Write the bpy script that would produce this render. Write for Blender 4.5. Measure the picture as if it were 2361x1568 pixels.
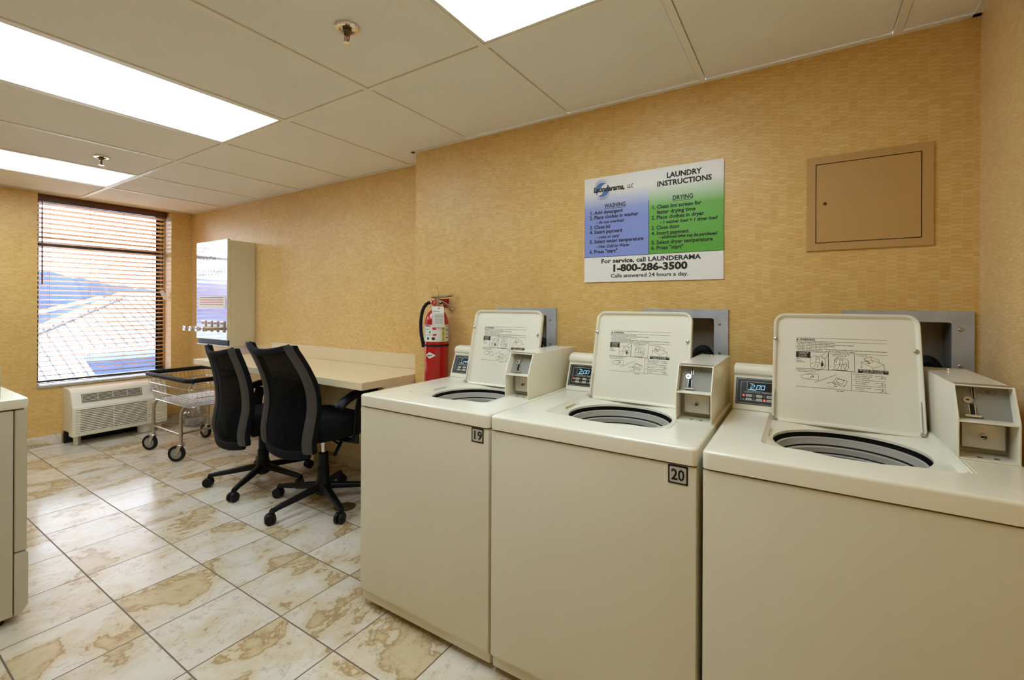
import bpy, bmesh, math, random
from mathutils import Vector, Matrix
random.seed(7)
for o in list(bpy.data.objects): bpy.data.objects.remove(o)
SC = bpy.context.scene; COL = SC.collection
PI = math.pi

# ------------------------------------------------------------------ camera, light, exposure
YAW, ROLL, FPX, PPY, CAMH = 0.5694, 0.004, 1048.28, 703.45, 1.18
cam = bpy.data.objects.new('camera', bpy.data.cameras.new('camera')); COL.objects.link(cam)
cam.data.sensor_width = 36.0; cam.data.lens = FPX/2361*36; cam.data.shift_y = -(784-PPY)/2361
cam.data.clip_start = 0.02; cam.data.clip_end = 800
_F = Vector((-math.sin(YAW), math.cos(YAW), 0)); _R0 = Vector((math.cos(YAW), math.sin(YAW), 0)); _U0 = Vector((0, 0, 1))
_R = _R0*math.cos(ROLL)+_U0*math.sin(ROLL); _U = _U0*math.cos(ROLL)-_R0*math.sin(ROLL)
cam.matrix_world = Matrix(((_R.x, _U.x, -_F.x, 0), (_R.y, _U.y, -_F.y, 0), (_R.z, _U.z, -_F.z, CAMH), (0, 0, 0, 1)))
SC.camera = cam
SC.view_settings.view_transform = 'Standard'; SC.view_settings.look = 'None'
SC.view_settings.exposure = 0.0; SC.view_settings.gamma = 1.0; SC.view_settings.use_curve_mapping = False
SC.cycles.use_denoising = True
SC.cycles.max_bounces = 10; SC.cycles.diffuse_bounces = 6; SC.cycles.glossy_bounces = 5; SC.cycles.transparent_max_bounces = 16
SC.cycles.caustics_reflective = False; SC.cycles.caustics_refractive = False
SC.cycles.sample_clamp_indirect = 6.0
W = bpy.data.worlds.new('sky'); SC.world = W; W.use_nodes = True
_bg = W.node_tree.nodes['Background']; _bg.inputs[0].default_value = (0.70, 0.83, 1.0, 1); _bg.inputs[1].default_value = 15.0
sun = bpy.data.objects.new('sun', bpy.data.lights.new('sun', 'SUN')); COL.objects.link(sun)
sun.data.energy = 12.0; sun.data.angle = 0.01; sun.data.color = (1.0, 0.95, 0.88)
sun.rotation_euler = Vector((-0.30, 0.55, -0.80)).to_track_quat('-Z', 'Y').to_euler()
LAMP = 12.4      # strength of the ceiling lenses

# ------------------------------------------------------------------ geometry of the room (metres)
H = 2.092; YW = 1.986; YR = 2.157; XJ = -1.96; XR = 0.465; XF = -5.28; YB = -1.45
G = 0.6096; GX0 = -0.9571; GY0 = 1.3009

# ------------------------------------------------------------------ materials
def lin(c):
    f = lambda v: v/12.92 if v <= 0.04045 else ((v+0.055)/1.055)**2.4
    return tuple(f(v/255) for v in c)+(1,)
def new_mat(name):
    m = bpy.data.materials.new(name); m.use_nodes = True
    nt = m.node_tree
    return m, nt, nt.nodes['Principled BSDF']
def mat(name, rgb, rough=0.5, metal=0.0, spec=0.5, coat=0.0, var=0.0, vscale=6.0, bump=0.0, bscale=200.0, emit=None, estr=0.0):
    m, nt, b = new_mat(name)
    c = lin(rgb)
    b.inputs['Base Color'].default_value = c; b.inputs['Roughness'].default_value = rough
    b.inputs['Metallic'].default_value = metal; b.inputs['Specular IOR Level'].default_value = spec
    b.inputs['Coat Weight'].default_value = coat; b.inputs['Coat Roughness'].default_value = 0.08
    tc = nt.nodes.new('ShaderNodeTexCoord')
    if var > 0:
        n = nt.nodes.new('ShaderNodeTexNoise'); n.inputs['Scale'].default_value = vscale; n.inputs['Detail'].default_value = 4
        nt.links.new(tc.outputs['Object'], n.inputs['Vector'])
        r = nt.nodes.new('ShaderNodeValToRGB'); e = r.color_ramp.elements
        e[0].position = 0.3; e[1].position = 0.7
        e[0].color = tuple(max(0, v*(1-var)) for v in c[:3])+(1,); e[1].color = tuple(min(1, v*(1+var)) for v in c[:3])+(1,)
        nt.links.new(n.outputs['Fac'], r.inputs['Fac']); nt.links.new(r.outputs['Color'], b.inputs['Base Color'])
    if bump > 0:
        n2 = nt.nodes.new('ShaderNodeTexNoise'); n2.inputs['Scale'].default_value = bscale
        nt.links.new(tc.outputs['Object'], n2.inputs['Vector'])
        bp = nt.nodes.new('ShaderNodeBump'); bp.inputs['Strength'].default_value = bump; bp.inputs['Distance'].default_value = 0.002
        nt.links.new(n2.outputs['Fac'], bp.inputs['Height']); nt.links.new(bp.outputs['Normal'], b.inputs['Normal'])
    if emit:
        b.inputs['Emission Color'].default_value = lin(emit); b.inputs['Emission Strength'].default_value = estr
    return m
class NB:
    """small node helper"""
    def __init__(s, nt): s.nt = nt
    def n(s, t, **k):
        x = s.nt.nodes.new(t)
        for a, v in k.items(): setattr(x, a, v)
        return x
    def l(s, a, b): s.nt.links.new(a, b)
    def m(s, op, a, b=None):
        x = s.n('ShaderNodeMath', operation=op)
        for i, v in enumerate((a, b)):
            if v is None: continue
            if hasattr(v, 'node'): s.l(v, x.inputs[i])
            else: x.inputs[i].default_value = v
        return x.outputs[0]
    def ramp(s, fac, stops):
        r = s.n('ShaderNodeValToRGB'); e = r.color_ramp.elements
        while len(e) < len(stops): e.new(0.5)
        for i, (p, c) in enumerate(stops): e[i].position = p; e[i].color = c
        s.l(fac, r.inputs['Fac']); return r.outputs['Color']
    def mix(s, fac, a, b, mode='MIX'):
        x = s.n('ShaderNodeMix', data_type='RGBA', blend_type=mode)
        for i, v in ((0, fac), (6, a), (7, b)):
            if hasattr(v, 'node'): s.l(v, x.inputs[i])
            else: x.inputs[i].default_value = v
        return x.outputs[2]

def wallpaper(name, axis):
    """woven grasscloth: short horizontal strands in narrow vertical columns"""
    m, nt, b = new_mat(name); q = NB(nt)
    tc = q.n('ShaderNodeTexCoord'); sp = q.n('ShaderNodeSeparateXYZ'); q.l(tc.outputs['Object'], sp.inputs[0])
    h = sp.outputs[axis]; z = sp.outputs['Z']
    cw, ch = 0.0265, 0.0135
    u = q.m('DIVIDE', h, cw); iu = q.m('FLOOR', u); fu = q.m('SUBTRACT', u, iu)
    wc = q.n('ShaderNodeTexWhiteNoise', noise_dimensions='1D'); q.l(iu, wc.inputs['W'])
    half = q.m('ADD', q.m('MULTIPLY', q.m('MODULO', q.m('ABSOLUTE', iu), 2.0), 0.5), q.m('MULTIPLY', wc.outputs['Value'], 0.3))
    v = q.m('ADD', q.m('DIVIDE', z, ch), half); iv = q.m('FLOOR', v); fv = q.m('SUBTRACT', v, iv)
    cell = q.n('ShaderNodeCombineXYZ'); q.l(iu, cell.inputs[0]); q.l(iv, cell.inputs[1])
    wn = q.n('ShaderNodeTexWhiteNoise', noise_dimensions='2D'); q.l(cell.outputs[0], wn.inputs['Vector'])
    # strand streaks inside a cell
    st = q.n('ShaderNodeCombineXYZ'); q.l(q.m('MULTIPLY', h, 18.0), st.inputs[0]); q.l(q.m('MULTIPLY', z, 420.0), st.inputs[1]); q.l(q.m('MULTIPLY', iu, 3.7), st.inputs[2])
    ns = q.n('ShaderNodeTexNoise'); ns.inputs['Scale'].default_value = 1.0; ns.inputs['Detail'].default_value = 2; q.l(st.outputs[0], ns.inputs['Vector'])
    big = q.n('ShaderNodeTexNoise'); big.inputs['Scale'].default_value = 5.0; q.l(tc.outputs['Object'], big.inputs['Vector'])
    val = q.m('ADD', q.m('MULTIPLY', wn.outputs['Value'], 0.26), q.m('ADD', q.m('MULTIPLY', ns.outputs['Fac'], 0.42), q.m('MULTIPLY', big.outputs['Fac'], 0.34)))
    col = q.ramp(val, [(0.25, lin((210, 166, 90))), (0.52, lin((221, 181, 107))), (0.8, lin((230, 198, 130)))])
    gv = q.m('LESS_THAN', q.m('MINIMUM', fu, q.m('SUBTRACT', 1.0, fu)), 0.035)
    gh = q.m('LESS_THAN', fv, 0.11)
    col = q.mix(q.m('MULTIPLY', gh, 0.42), col, lin((160, 118, 62)))
    col = q.mix(q.m('MULTIPLY', gv, 0.55), col, lin((226, 188, 120)))
    q.l(col, b.inputs['Base Color'])
    b.inputs['Roughness'].default_value = 0.42; b.inputs['Specular IOR Level'].default_value = 0.45
    b.inputs['Sheen Weight'].default_value = 0.45; b.inputs['Sheen Roughness'].default_value = 0.45; b.inputs['Sheen Tint'].default_value = (1, 0.96, 0.88, 1)
    hgt = q.m('SUBTRACT', q.m('MULTIPLY', ns.outputs['Fac'], 0.4), q.m('MULTIPLY', gh, 0.8))
    bp = q.n('ShaderNodeBump'); bp.inputs['Strength'].default_value = 0.35; bp.inputs['Distance'].default_value = 0.001
    q.l(hgt, bp.inputs['Height']); q.l(bp.outputs['Normal'], b.inputs['Normal'])
    return m

def stone_tiles(name, ox, oy, ta, tb, axes=('X', 'Y'), grout=0.0052, tint=1.0):
    """cream veined ceramic tiles, each with its own clouding"""
    m, nt, b = new_mat(name); q = NB(nt)
    tc = q.n('ShaderNodeTexCoord'); sp = q.n('ShaderNodeSeparateXYZ'); q.l(tc.outputs['Object'], sp.inputs[0])
    u = q.m('DIVIDE', q.m('SUBTRACT', sp.outputs[axes[0]], ox), ta); v = q.m('DIVIDE', q.m('SUBTRACT', sp.outputs[axes[1]], oy), tb)
    iu, iv = q.m('FLOOR', u), q.m('FLOOR', v); fu, fv = q.m('SUBTRACT', u, iu), q.m('SUBTRACT', v, iv)
    cell = q.n('ShaderNodeCombineXYZ'); q.l(iu, cell.inputs[0]); q.l(iv, cell.inputs[1])
    wn = q.n('ShaderNodeTexWhiteNoise', noise_dimensions='2D'); q.l(cell.outputs[0], wn.inputs['Vector'])
    off = q.n('ShaderNodeVectorMath', operation='SCALE'); q.l(wn.outputs['Color'], off.inputs[0]); off.inputs['Scale'].default_value = 37.0
    add = q.n('ShaderNodeVectorMath', operation='ADD'); q.l(tc.outputs['Object'], add.inputs[0]); q.l(off.outputs[0], add.inputs[1])
    str_ = q.n('ShaderNodeVectorMath', operation='MULTIPLY'); q.l(add.outputs[0], str_.inputs[0]); str_.inputs[1].default_value = (1.25, 1.0, 1.0)
    n1 = q.n('ShaderNodeTexNoise'); n1.inputs['Scale'].default_value = 3.3; n1.inputs['Detail'].default_value = 8; n1.inputs['Roughness'].default_value = 0.60; n1.inputs['Distortion'].default_value = 0.25
    q.l(str_.outputs[0], n1.inputs['Vector'])
    n2 = q.n('ShaderNodeTexNoise'); n2.inputs['Scale'].default_value = 4.0; n2.inputs['Detail'].default_value = 9; n2.inputs['Roughness'].default_value = 0.68; n2.inputs['Distortion'].default_value = 0.5
    q.l(str_.outputs[0], n2.inputs['Vector'])
    n3 = q.n('ShaderNodeTexNoise'); n3.inputs['Scale'].default_value = 40.0; n3.inputs['Detail'].default_value = 5; q.l(add.outputs[0], n3.inputs['Vector'])
    col = q.ramp(n1.outputs['Fac'], [(0.24, lin((194, 170, 130))), (0.37, lin((208, 187, 151))), (0.418, lin((198, 172, 132))), (0.432, lin((172, 142, 100))), (0.448, lin((212, 194, 162))), (0.55, lin((224, 212, 194))), (0.75, lin((230, 222, 211)))])
    # thin brown veins where the second noise crosses its middle value
    vein = q.m('ABSOLUTE', q.m('SUBTRACT', n2.outputs['Fac'], 0.5))
    vm = q.m('MULTIPLY', q.m('LESS_THAN', vein, 0.008), q.m('GREATER_THAN', n1.outputs['Fac'], 0.46))
    vs = q.ramp(vein, [(0.0, (1, 1, 1, 1)), (0.016, (0, 0, 0, 1))])
    vsel = q.m('MULTIPLY', vs, q.ramp(n3.outputs['Fac'], [(0.42, (0, 0, 0, 1)), (0.6, (1, 1, 1, 1))]))
    col = q.mix(q.m('MULTIPLY', vsel, 0.45), col, lin((140, 104, 62)))
    pit = q.ramp(n3.outputs['Fac'], [(0.66, (0, 0, 0, 1)), (0.72, (1, 1, 1, 1))])
    col = q.mix(q.m('MULTIPLY', pit, 0.35), col, lin((170, 140, 96)))
    tone = q.ramp(wn.outputs['Value'], [(0.0, (0.90*tint, 0.89*tint, 0.88*tint, 1)), (1.0, (tint, tint, tint, 1))])
    col = q.mix(1.0, col, tone, 'MULTIPLY')
    gu = q.m('MULTIPLY', q.m('MINIMUM', fu, q.m('SUBTRACT', 1.0, fu)), ta); gv = q.m('MULTIPLY', q.m('MINIMUM', fv, q.m('SUBTRACT', 1.0, fv)), tb)
    g = q.m('LESS_THAN', q.m('MINIMUM', gu, gv), grout/2)
    col = q.mix(g, col, lin((108, 92, 74))); q.l(col, b.inputs['Base Color'])
    q.l(q.m('ADD', q.m('MULTIPLY', g, 0.5), 0.16), b.inputs['Roughness'])
    bp = q.n('ShaderNodeBump'); bp.inputs['Strength'].default_value = 0.5; bp.inputs['Distance'].default_value = 0.002
    q.l(q.m('SUBTRACT', 1.0, g), bp.inputs['Height']); q.l(bp.outputs['Normal'], b.inputs['Normal'])
    b.inputs['Specular IOR Level'].default_value = 0.5
    return m

def lens_mat():
    m, nt, b = new_mat('prismatic_lens'); q = NB(nt)
    tc = q.n('ShaderNodeTexCoord')
    w = q.n('ShaderNodeTexWave', wave_type='BANDS', bands_direction='X'); w.inputs['Scale'].default_value = 26.0; q.l(tc.outputs['Object'], w.inputs['Vector'])
    w2 = q.n('ShaderNodeTexWave', wave_type='BANDS', bands_direction='Y'); w2.inputs['Scale'].default_value = 26.0; q.l(tc.outputs['Object'], w2.inputs['Vector'])
    # the two tubes behind the lens show as brighter bands along it
    sp = q.n('ShaderNodeSeparateXYZ'); q.l(tc.outputs['Object'], sp.inputs[0])
    d = q.m('ABSOLUTE', q.m('SUBTRACT', q.m('ABSOLUTE', sp.outputs['X']), 0.13))
    band = q.ramp(d, [(0.0, (1, 1, 1, 1)), (0.16, (0.45, 0.45, 0.45, 1))])
    k = q.m('ADD', 0.88, q.m('MULTIPLY', q.m('ADD', w.outputs['Fac'], w2.outputs['Fac']), 0.06))
    q.l(q.m('MULTIPLY', q.m('MULTIPLY', band, k), LAMP), b.inputs['Emission Strength'])
    b.inputs['Emission Color'].default_value = (0.80, 1.0, 1.15, 1); b.inputs['Base Color'].default_value = (0.8, 0.8, 0.78, 1); b.inputs['Roughness'].default_value = 0.3
    return m

def mesh_fabric():
    m, nt, b = new_mat('black_mesh_fabric'); q = NB(nt)
    b.inputs['Base Color'].default_value = lin((5, 5, 6)); b.inputs['Roughness'].default_value = 0.9; b.inputs['Specular IOR Level'].default_value = 0.1
    tc = q.n('ShaderNodeTexCoord')
    w1 = q.n('ShaderNodeTexWave', wave_type='BANDS', bands_direction='X'); w1.inputs['Scale'].default_value = 140.0
    w2 = q.n('ShaderNodeTexWave', wave_type='BANDS', bands_direction='Z'); w2.inputs['Scale'].default_value = 140.0
    for w in (w1, w2): q.l(tc.outputs['Object'], w.inputs['Vector'])
    hole = q.m('MULTIPLY', q.m('GREATER_THAN', w1.outputs['Fac'], 0.55), q.m('GREATER_THAN', w2.outputs['Fac'], 0.55))
    q.l(q.m('SUBTRACT', 1.0, q.m('MULTIPLY', hole, 0.06)), b.inputs['Alpha'])
    return m
def pane_mat(name, tint=(1, 1, 1, 1), r=0.02, fac=0.06):
    m = bpy.data.materials.new(name); m.use_nodes = True; nt = m.node_tree; nt.nodes.clear(); q = NB(nt)
    o = q.n('ShaderNodeOutputMaterial'); t = q.n('ShaderNodeBsdfTransparent'); t.inputs[0].default_value = tint
    g = q.n('ShaderNodeBsdfGlossy'); g.inputs['Roughness'].default_value = r
    fr = q.n('ShaderNodeFresnel'); fr.inputs[0].default_value = 1.45
    mx = q.n('ShaderNodeMixShader'); q.l(q.m('ADD', fr.outputs[0], fac-0.04), mx.inputs[0]); q.l(t.outputs[0], mx.inputs[1]); q.l(g.outputs[0], mx.inputs[2]); q.l(mx.outputs[0], o.inputs[0])
    return m
def sign_print():
    """printed board: blue left column and green right column fading to white at the top, white foot"""
    m, nt, b = new_mat('sign_print'); q = NB(nt)
    tc = q.n('ShaderNodeTexCoord'); sp = q.n('ShaderNodeSeparateXYZ'); q.l(tc.outputs['Object'], sp.inputs[0])
    x, z = sp.outputs['X'], sp.outputs['Z']
    white = lin((233, 229, 220))
    bl = q.ramp(q.m('DIVIDE', z, 0.483), [(0.60, lin((132, 146, 206))), (0.70, lin((150, 160, 208))), (0.87, white), (1.0, white)])
    gr = q.ramp(q.m('DIVIDE', z, 0.483), [(0.30, lin((88, 160, 34))), (0.66, lin((104, 172, 48))), (0.87, white), (1.0, white)])
    c = q.mix(q.m('GREATER_THAN', x, 0.001), bl, gr)
    c = q.mix(q.m('LESS_THAN', z, 0.1155), c, white)
    q.l(c, b.inputs['Base Color']); b.inputs['Roughness'].default_value = 0.45
    return m

M = dict(
    wall_x=wallpaper('grasscloth_wallpaper', 'X'), wall_y=wallpaper('grasscloth_wallpaper_cross', 'Y'),
    floor=stone_tiles('veined_floor_tiles', -1.6587, 0.6692, 0.3174, 0.3097),
    base_x=stone_tiles('stone_base_tiles', -1.6587, 0.0, 0.3174, 1.0, ('X', 'Z'), 0.003), base_y=stone_tiles('stone_base_tiles_cross', 0.6692, 0.0, 0.3097, 1.0, ('Y', 'Z'), 0.003),
    ceil=mat('ceiling_board', (236, 233, 228), 0.9, var=0.02, vscale=2.0, bump=0.1, bscale=400), tee=mat('ceiling_grid_paint', (236, 232, 222), 0.45),
    plenum=mat('dark_plenum', (60, 54, 44), 0.9), lens=lens_mat(), fixture=mat('fixture_enamel', (226, 220, 205), 0.35),
    enamel=mat('almond_enamel', (230, 223, 202), 0.24, coat=0.15), shaded_enamel=mat('shaded_almond_enamel', (192, 184, 160), 0.3), enamel_matte=mat('almond_textured_enamel', (214, 206, 182), 0.33, var=0.015, vscale=3),  # the dryer's almond is darkened to carry the weak light on it
    chrome=mat('chrome', (225, 222, 215), 0.12, 1.0), steel=mat('brushed_steel', (190, 186, 178), 0.28, 1.0), mirror=mat('polished_steel_sheet', (240, 238, 235), 0.10, 1.0),
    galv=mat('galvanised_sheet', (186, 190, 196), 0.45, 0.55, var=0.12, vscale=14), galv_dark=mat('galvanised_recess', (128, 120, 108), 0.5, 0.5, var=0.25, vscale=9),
    zinc=mat('worn_zinc_plate', (190, 184, 172), 0.4, 0.6, var=0.18, vscale=22), greyplate=mat('grey_coin_plate', (140, 136, 124), 0.5),
    rubber=mat('black_rubber', (16, 15, 15), 0.6, spec=0.3), black=mat('black_plastic', (9, 9, 10), 0.5, spec=0.3), blackfab=mat('black_upholstery', (12, 12, 13), 0.85, spec=0.2, bump=0.3, bscale=900),
    greyfab=mat('charcoal_leatherette', (56, 54, 54), 0.55, bump=0.5, bscale=35), mesh=mesh_fabric(),
    panelblack=mat('black_control_overlay', (24, 22, 20), 0.4), panelline=mat('overlay_light_grey', (178, 172, 160), 0.5), button=mat('pale_button', (196, 190, 174), 0.5),
    digit=mat('display_digits', (150, 205, 225), 0.5, emit=(150, 210, 235), estr=0.9), dispglass=mat('display_window', (16, 18, 24), 0.2),
    led_on=mat('led_lit_red', (255, 60, 40), 0.4, emit=(255, 50, 30), estr=2.5), led_off=mat('led_unlit', (150, 140, 120), 0.5),
    ink=mat('dark_ink', (36, 28, 20), 0.7), inklight=mat('light_ink', (215, 206, 180), 0.7), red=mat('red_enamel', (176, 16, 20), 0.22, coat=0.4), paper=mat('white_paper', (228, 222, 210), 0.7),
    yellow=mat('yellow_print', (206, 190, 90), 0.7), redink=mat('red_ink', (190, 40, 36), 0.7), orange=mat('orange_seal', (214, 84, 30), 0.6), gaugeface=mat('gauge_orange', (196, 84, 52), 0.4),
    access=mat('tan_painted_steel', (190, 150, 88), 0.48, var=0.03, vscale=4), lam=mat('cream_laminate', (226, 204, 164), 0.35, var=0.015, vscale=30), lamedge=mat('cream_laminate_edge', (226, 208, 170), 0.4),
    wood=mat('stained_wood_slat', (247, 196, 140), 0.45, var=0.12, vscale=30), wooddark=mat('dark_wood_valance', (92, 60, 48), 0.45, var=0.1, vscale=20), cord=mat('ladder_cord', (150, 96, 60), 0.8),
    bronze=mat('dark_bronze_frame', (52, 48, 48), 0.4, 0.4), granite=mat('speckled_granite', (178, 168, 150), 0.25, var=0.35, vscale=160), pane=pane_mat('window_pane'),
    acbody=mat('almond_plastic', (232, 226, 206), 0.45), acdark=mat('dark_grille_void', (58, 50, 36), 0.7), grillegrey=mat('grille_taupe', (140, 130, 108), 0.6),
    soapbody=mat('almond_painted_cabinet', (216, 206, 178), 0.45), bag=pane_mat('clear_plastic_film', (0.93, 0.93, 0.93, 1), 0.25, 0.22),
    basket=mat('grey_tub_ring', (172, 166, 154), 0.4), white=mat('white_plastic', (226, 222, 212), 0.5), blueink=mat('sign_blue', (84, 116, 168), 0.6), brass=mat('old_brass', (112, 92, 50), 0.45, 0.6, var=0.2, vscale=40),
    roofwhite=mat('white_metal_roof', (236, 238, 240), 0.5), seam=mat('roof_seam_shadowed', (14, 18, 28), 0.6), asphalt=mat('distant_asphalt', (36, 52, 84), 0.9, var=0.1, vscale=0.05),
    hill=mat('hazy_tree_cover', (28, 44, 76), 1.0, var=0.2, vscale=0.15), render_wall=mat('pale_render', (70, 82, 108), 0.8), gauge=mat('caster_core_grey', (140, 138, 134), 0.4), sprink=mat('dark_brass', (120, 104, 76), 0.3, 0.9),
)

# ------------------------------------------------------------------ mesh helpers
class MB:
    def __init__(s): s.bm = bmesh.new(); s.mats = []
    def mi(s, m):
        if m not in s.mats: s.mats.append(m)
        return s.mats.index(m)
    def face(s, pts, m):
        f = s.bm.faces.new([s.bm.verts.new(p) for p in pts]); f.material_index = s.mi(m); return f
    def box(s, x0, x1, y0, y1, z0, z1, m, r=0.0, seg=2, mtx=None):
        if x0 > x1: x0, x1 = x1, x0
        if y0 > y1: y0, y1 = y1, y0
        if z0 > z1: z0, z1 = z1, z0
        t = bmesh.new()
        bmesh.ops.create_cube(t, size=1.0)
        for v in t.verts: v.co = Vector((x0+(v.co.x+.5)*(x1-x0), y0+(v.co.y+.5)*(y1-y0), z0+(v.co.z+.5)*(z1-z0)))
        if r > 0:
            r = min(r, 0.49*min(x1-x0, y1-y0, z1-z0))
            bmesh.ops.bevel(t, geom=list(t.edges), offset=r, segments=seg, profile=0.6, affect='EDGES')
        s._merge(t, m, mtx)
    def _merge(s, t, m, mtx=None):
        if mtx is not None: bmesh.ops.transform(t, matrix=mtx, verts=t.verts)
        i = s.mi(m); mp = {}
        for v in t.verts: mp[v] = s.bm.verts.new(v.co)
        for f in t.faces:
            try: g = s.bm.faces.new([mp[v] for v in f.verts]); g.material_index = i; g.smooth = True
            except ValueError: pass
        t.free()
    def tube(s, pts, r, m, n=8, closed=False, cap=True, flat=None):
        """sweep a circle (or an ellipse r x flat, flat measured up) along points"""
        pts = [Vector(p) for p in pts]; rings = []; N = len(pts); i = s.mi(m); prev = None
        for k, p in enumerate(pts):
            a = pts[(k-1) % N] if (closed or k > 0) else p; b = pts[(k+1) % N] if (closed or k < N-1) else p
            d = (b-a)
            if d.length < 1e-9: d = Vector((0, 0, 1))
            d.normalize()
            if prev is None:
                ref = Vector((0, 0, 1)) if abs(d.z) < 0.95 else Vector((0, 1, 0))
                u = d.cross(ref).normalized()
            else:
                u = (prev-d*prev.dot(d)); u = u.normalized() if u.length > 1e-6 else d.orthogonal().normalized()
            prev = u; w = u.cross(d).normalized()
            rr = r[k] if isinstance(r, (list, tuple)) else r
            ww = rr if flat is None else flat
            rings.append([s.bm.verts.new(p+u*math.cos(2*PI*j/n)*rr+w*math.sin(2*PI*j/n)*ww) for j in range(n)])
        for k in range(N if closed else N-1):
            A, B = rings[k], rings[(k+1) % N]
            for j in range(n):
                f = s.bm.faces.new((A[j], A[(j+1) % n], B[(j+1) % n], B[j])); f.material_index = i; f.smooth = True
        if cap and not closed:
            for R_, rev in ((rings[0], False), (rings[-1], True)):
                f = s.bm.faces.new(R_[::-1] if rev else R_); f.material_index = i
    def lathe(s, prof, c, m, n=28, axis='z', smooth=True, cap=True):
        """prof: (radius, height) pairs"""
        i = s.mi(m); rings = []
        def P(r, h, a):
            x, y = r*math.cos(a), r*math.sin(a)
            if axis == 'z': return Vector((c[0]+x, c[1]+y, c[2]+h))
            if axis == 'y': return Vector((c[0]+x, c[1]+h, c[2]+y))
            return Vector((c[0]+h, c[1]+x, c[2]+y))
        for r, h in prof:
            rings.append([s.bm.verts.new(P(max(r, 1e-5), h, 2*PI*j/n)) for j in range(n)])
        for A, B in zip(rings, rings[1:]):
            for j in range(n):
                f = s.bm.faces.new((A[j], A[(j+1) % n], B[(j+1) % n], B[j])); f.material_index = i; f.smooth = smooth
        for R_, rr in ((rings[0], prof[0][0]), (rings[-1], prof[-1][0])):
            if cap and rr > 1e-4: f = s.bm.faces.new(R_); f.material_index = i
    def prism(s, poly, d0, d1, m, plane='yz', r=0.0):
        """extrude a polygon: plane yz along x, xz along y, xy along z"""
        t = bmesh.new()
        def P(a, b, d): return {'yz': (d, a, b), 'xz': (a, d, b), 'xy': (a, b, d)}[plane]
        A = [t.verts.new(P(a, b, d0)) for a, b in poly]; B = [t.verts.new(P(a, b, d1)) for a, b in poly]
        n = len(poly)
        t.faces.new(A[::-1]); t.faces.new(B)
        for k in range(n): t.faces.new((A[k], A[(k+1) % n], B[(k+1) % n], B[k]))
        bmesh.ops.recalc_face_normals(t, faces=t.faces)
        if r > 0: bmesh.ops.bevel(t, geom=list(t.edges), offset=r, segments=2, profile=0.6, affect='EDGES')
        s._merge(t, m)
    def stroke(s, pts, w, m, mp, closed=False):
        """flat ribbon through 2-D points, placed by mp(x, y)"""
        if closed: pts = pts+[pts[0]]
        for (x0, y0), (x1, y1) in zip(pts, pts[1:]):
            d = math.hypot(x1-x0, y1-y0)
            if d < 1e-9: continue
            ex, ey = (x1-x0)/d*w*.3, (y1-y0)/d*w*.3
            nx, ny = -(y1-y0)/d*w/2, (x1-x0)/d*w/2
            s.face([mp(x0-ex+nx, y0-ey+ny), mp(x0-ex-nx, y0-ey-ny), mp(x1+ex-nx, y1+ey-ny), mp(x1+ex+nx, y1+ey+ny)], m)
    def text(s, txt, x, y, size, m, mp, align='LEFT', bold=0.0, shear=0.0, width=None, xs=1.0):
        """letters as flat geometry; width squeezes the line to a given length"""
        c = bpy.data.curves.new('t', 'FONT'); c.body = txt; c.size = size; c.align_x = align; c.shear = shear; c.offset = bold*size; c.resolution_u = 2; c.fill_mode = 'FRONT'
        o = bpy.data.objects.new('t', c); COL.objects.link(o)
        me = bpy.data.meshes.new_from_object(o.evaluated_get(bpy.context.evaluated_depsgraph_get()))
        bpy.data.objects.remove(o); bpy.data.curves.remove(c)
        if not me.vertices: return
        xsv = [v.co.x for v in me.vertices]; span = max(xsv)-min(xsv)
        k = (width/span) if width else xs
        i = s.mi(m); vs = [s.bm.verts.new(mp(x+v.co.x*k, y+v.co.y)) for v in me.vertices]
        for p in me.polygons:
            try: f = s.bm.faces.new([vs[j] for j in p.vertices]); f.material_index = i
            except ValueError: pass
        bpy.data.meshes.remove(me)
    def fill(s, loops, m):
        """planar region bounded by 3-D loops (first outer, others holes)"""
        t = bmesh.new(); ed = []
        for L in loops:
            vs = [t.verts.new(p) for p in L]
            for a, b in zip(vs, vs[1:]+vs[:1]): ed.append(t.edges.new((a, b)))
        bmesh.ops.triangle_fill(t, use_beauty=True, use_dissolve=False, edges=ed)
        i = s.mi(m); mp = {}
        for v in t.verts: mp[v] = s.bm.verts.new(v.co)
        fl = s.bm.faces.layers.int.get('flat') or s.bm.faces.layers.int.new('flat')
        for f in t.faces: g = s.bm.faces.new([mp[v] for v in f.verts]); g.material_index = i; g[fl] = 1
        t.free()
    def skirt(s, A, B, m, smooth=True):
        i = s.mi(m); a = [s.bm.verts.new(p) for p in A]; b = [s.bm.verts.new(p) for p in B]; n = len(a)
        for k in range(n):
            f = s.bm.faces.new((a[k], a[(k+1) % n], b[(k+1) % n], b[k])); f.material_index = i; f.smooth = smooth
    def build(s, name, parent=None, weld=True, smooth_angle=35):
        if weld: bmesh.ops.remove_doubles(s.bm, verts=s.bm.verts, dist=1e-5)
        bmesh.ops.recalc_face_normals(s.bm, faces=s.bm.faces)
        fl = s.bm.faces.layers.int.get('flat'); sm = [not (fl and f[fl]) for f in s.bm.faces]
        me = bpy.data.meshes.new(name); s.bm.to_mesh(me); s.bm.free()
        for m in s.mats: me.materials.append(M[m])
        me.polygons.foreach_set('use_smooth', sm)
        try: me.set_sharp_from_angle(angle=math.radians(smooth_angle))
        except Exception: pass
        o = bpy.data.objects.new(name, me); COL.objects.link(o)
        if parent: o.parent = parent
        return o
def tag(o, label=None, cat=None, group=None, kind=None):
    for k, v in (('label', label), ('category', cat), ('group', group), ('kind', kind)):
        if v: o[k] = v
    return o
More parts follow.
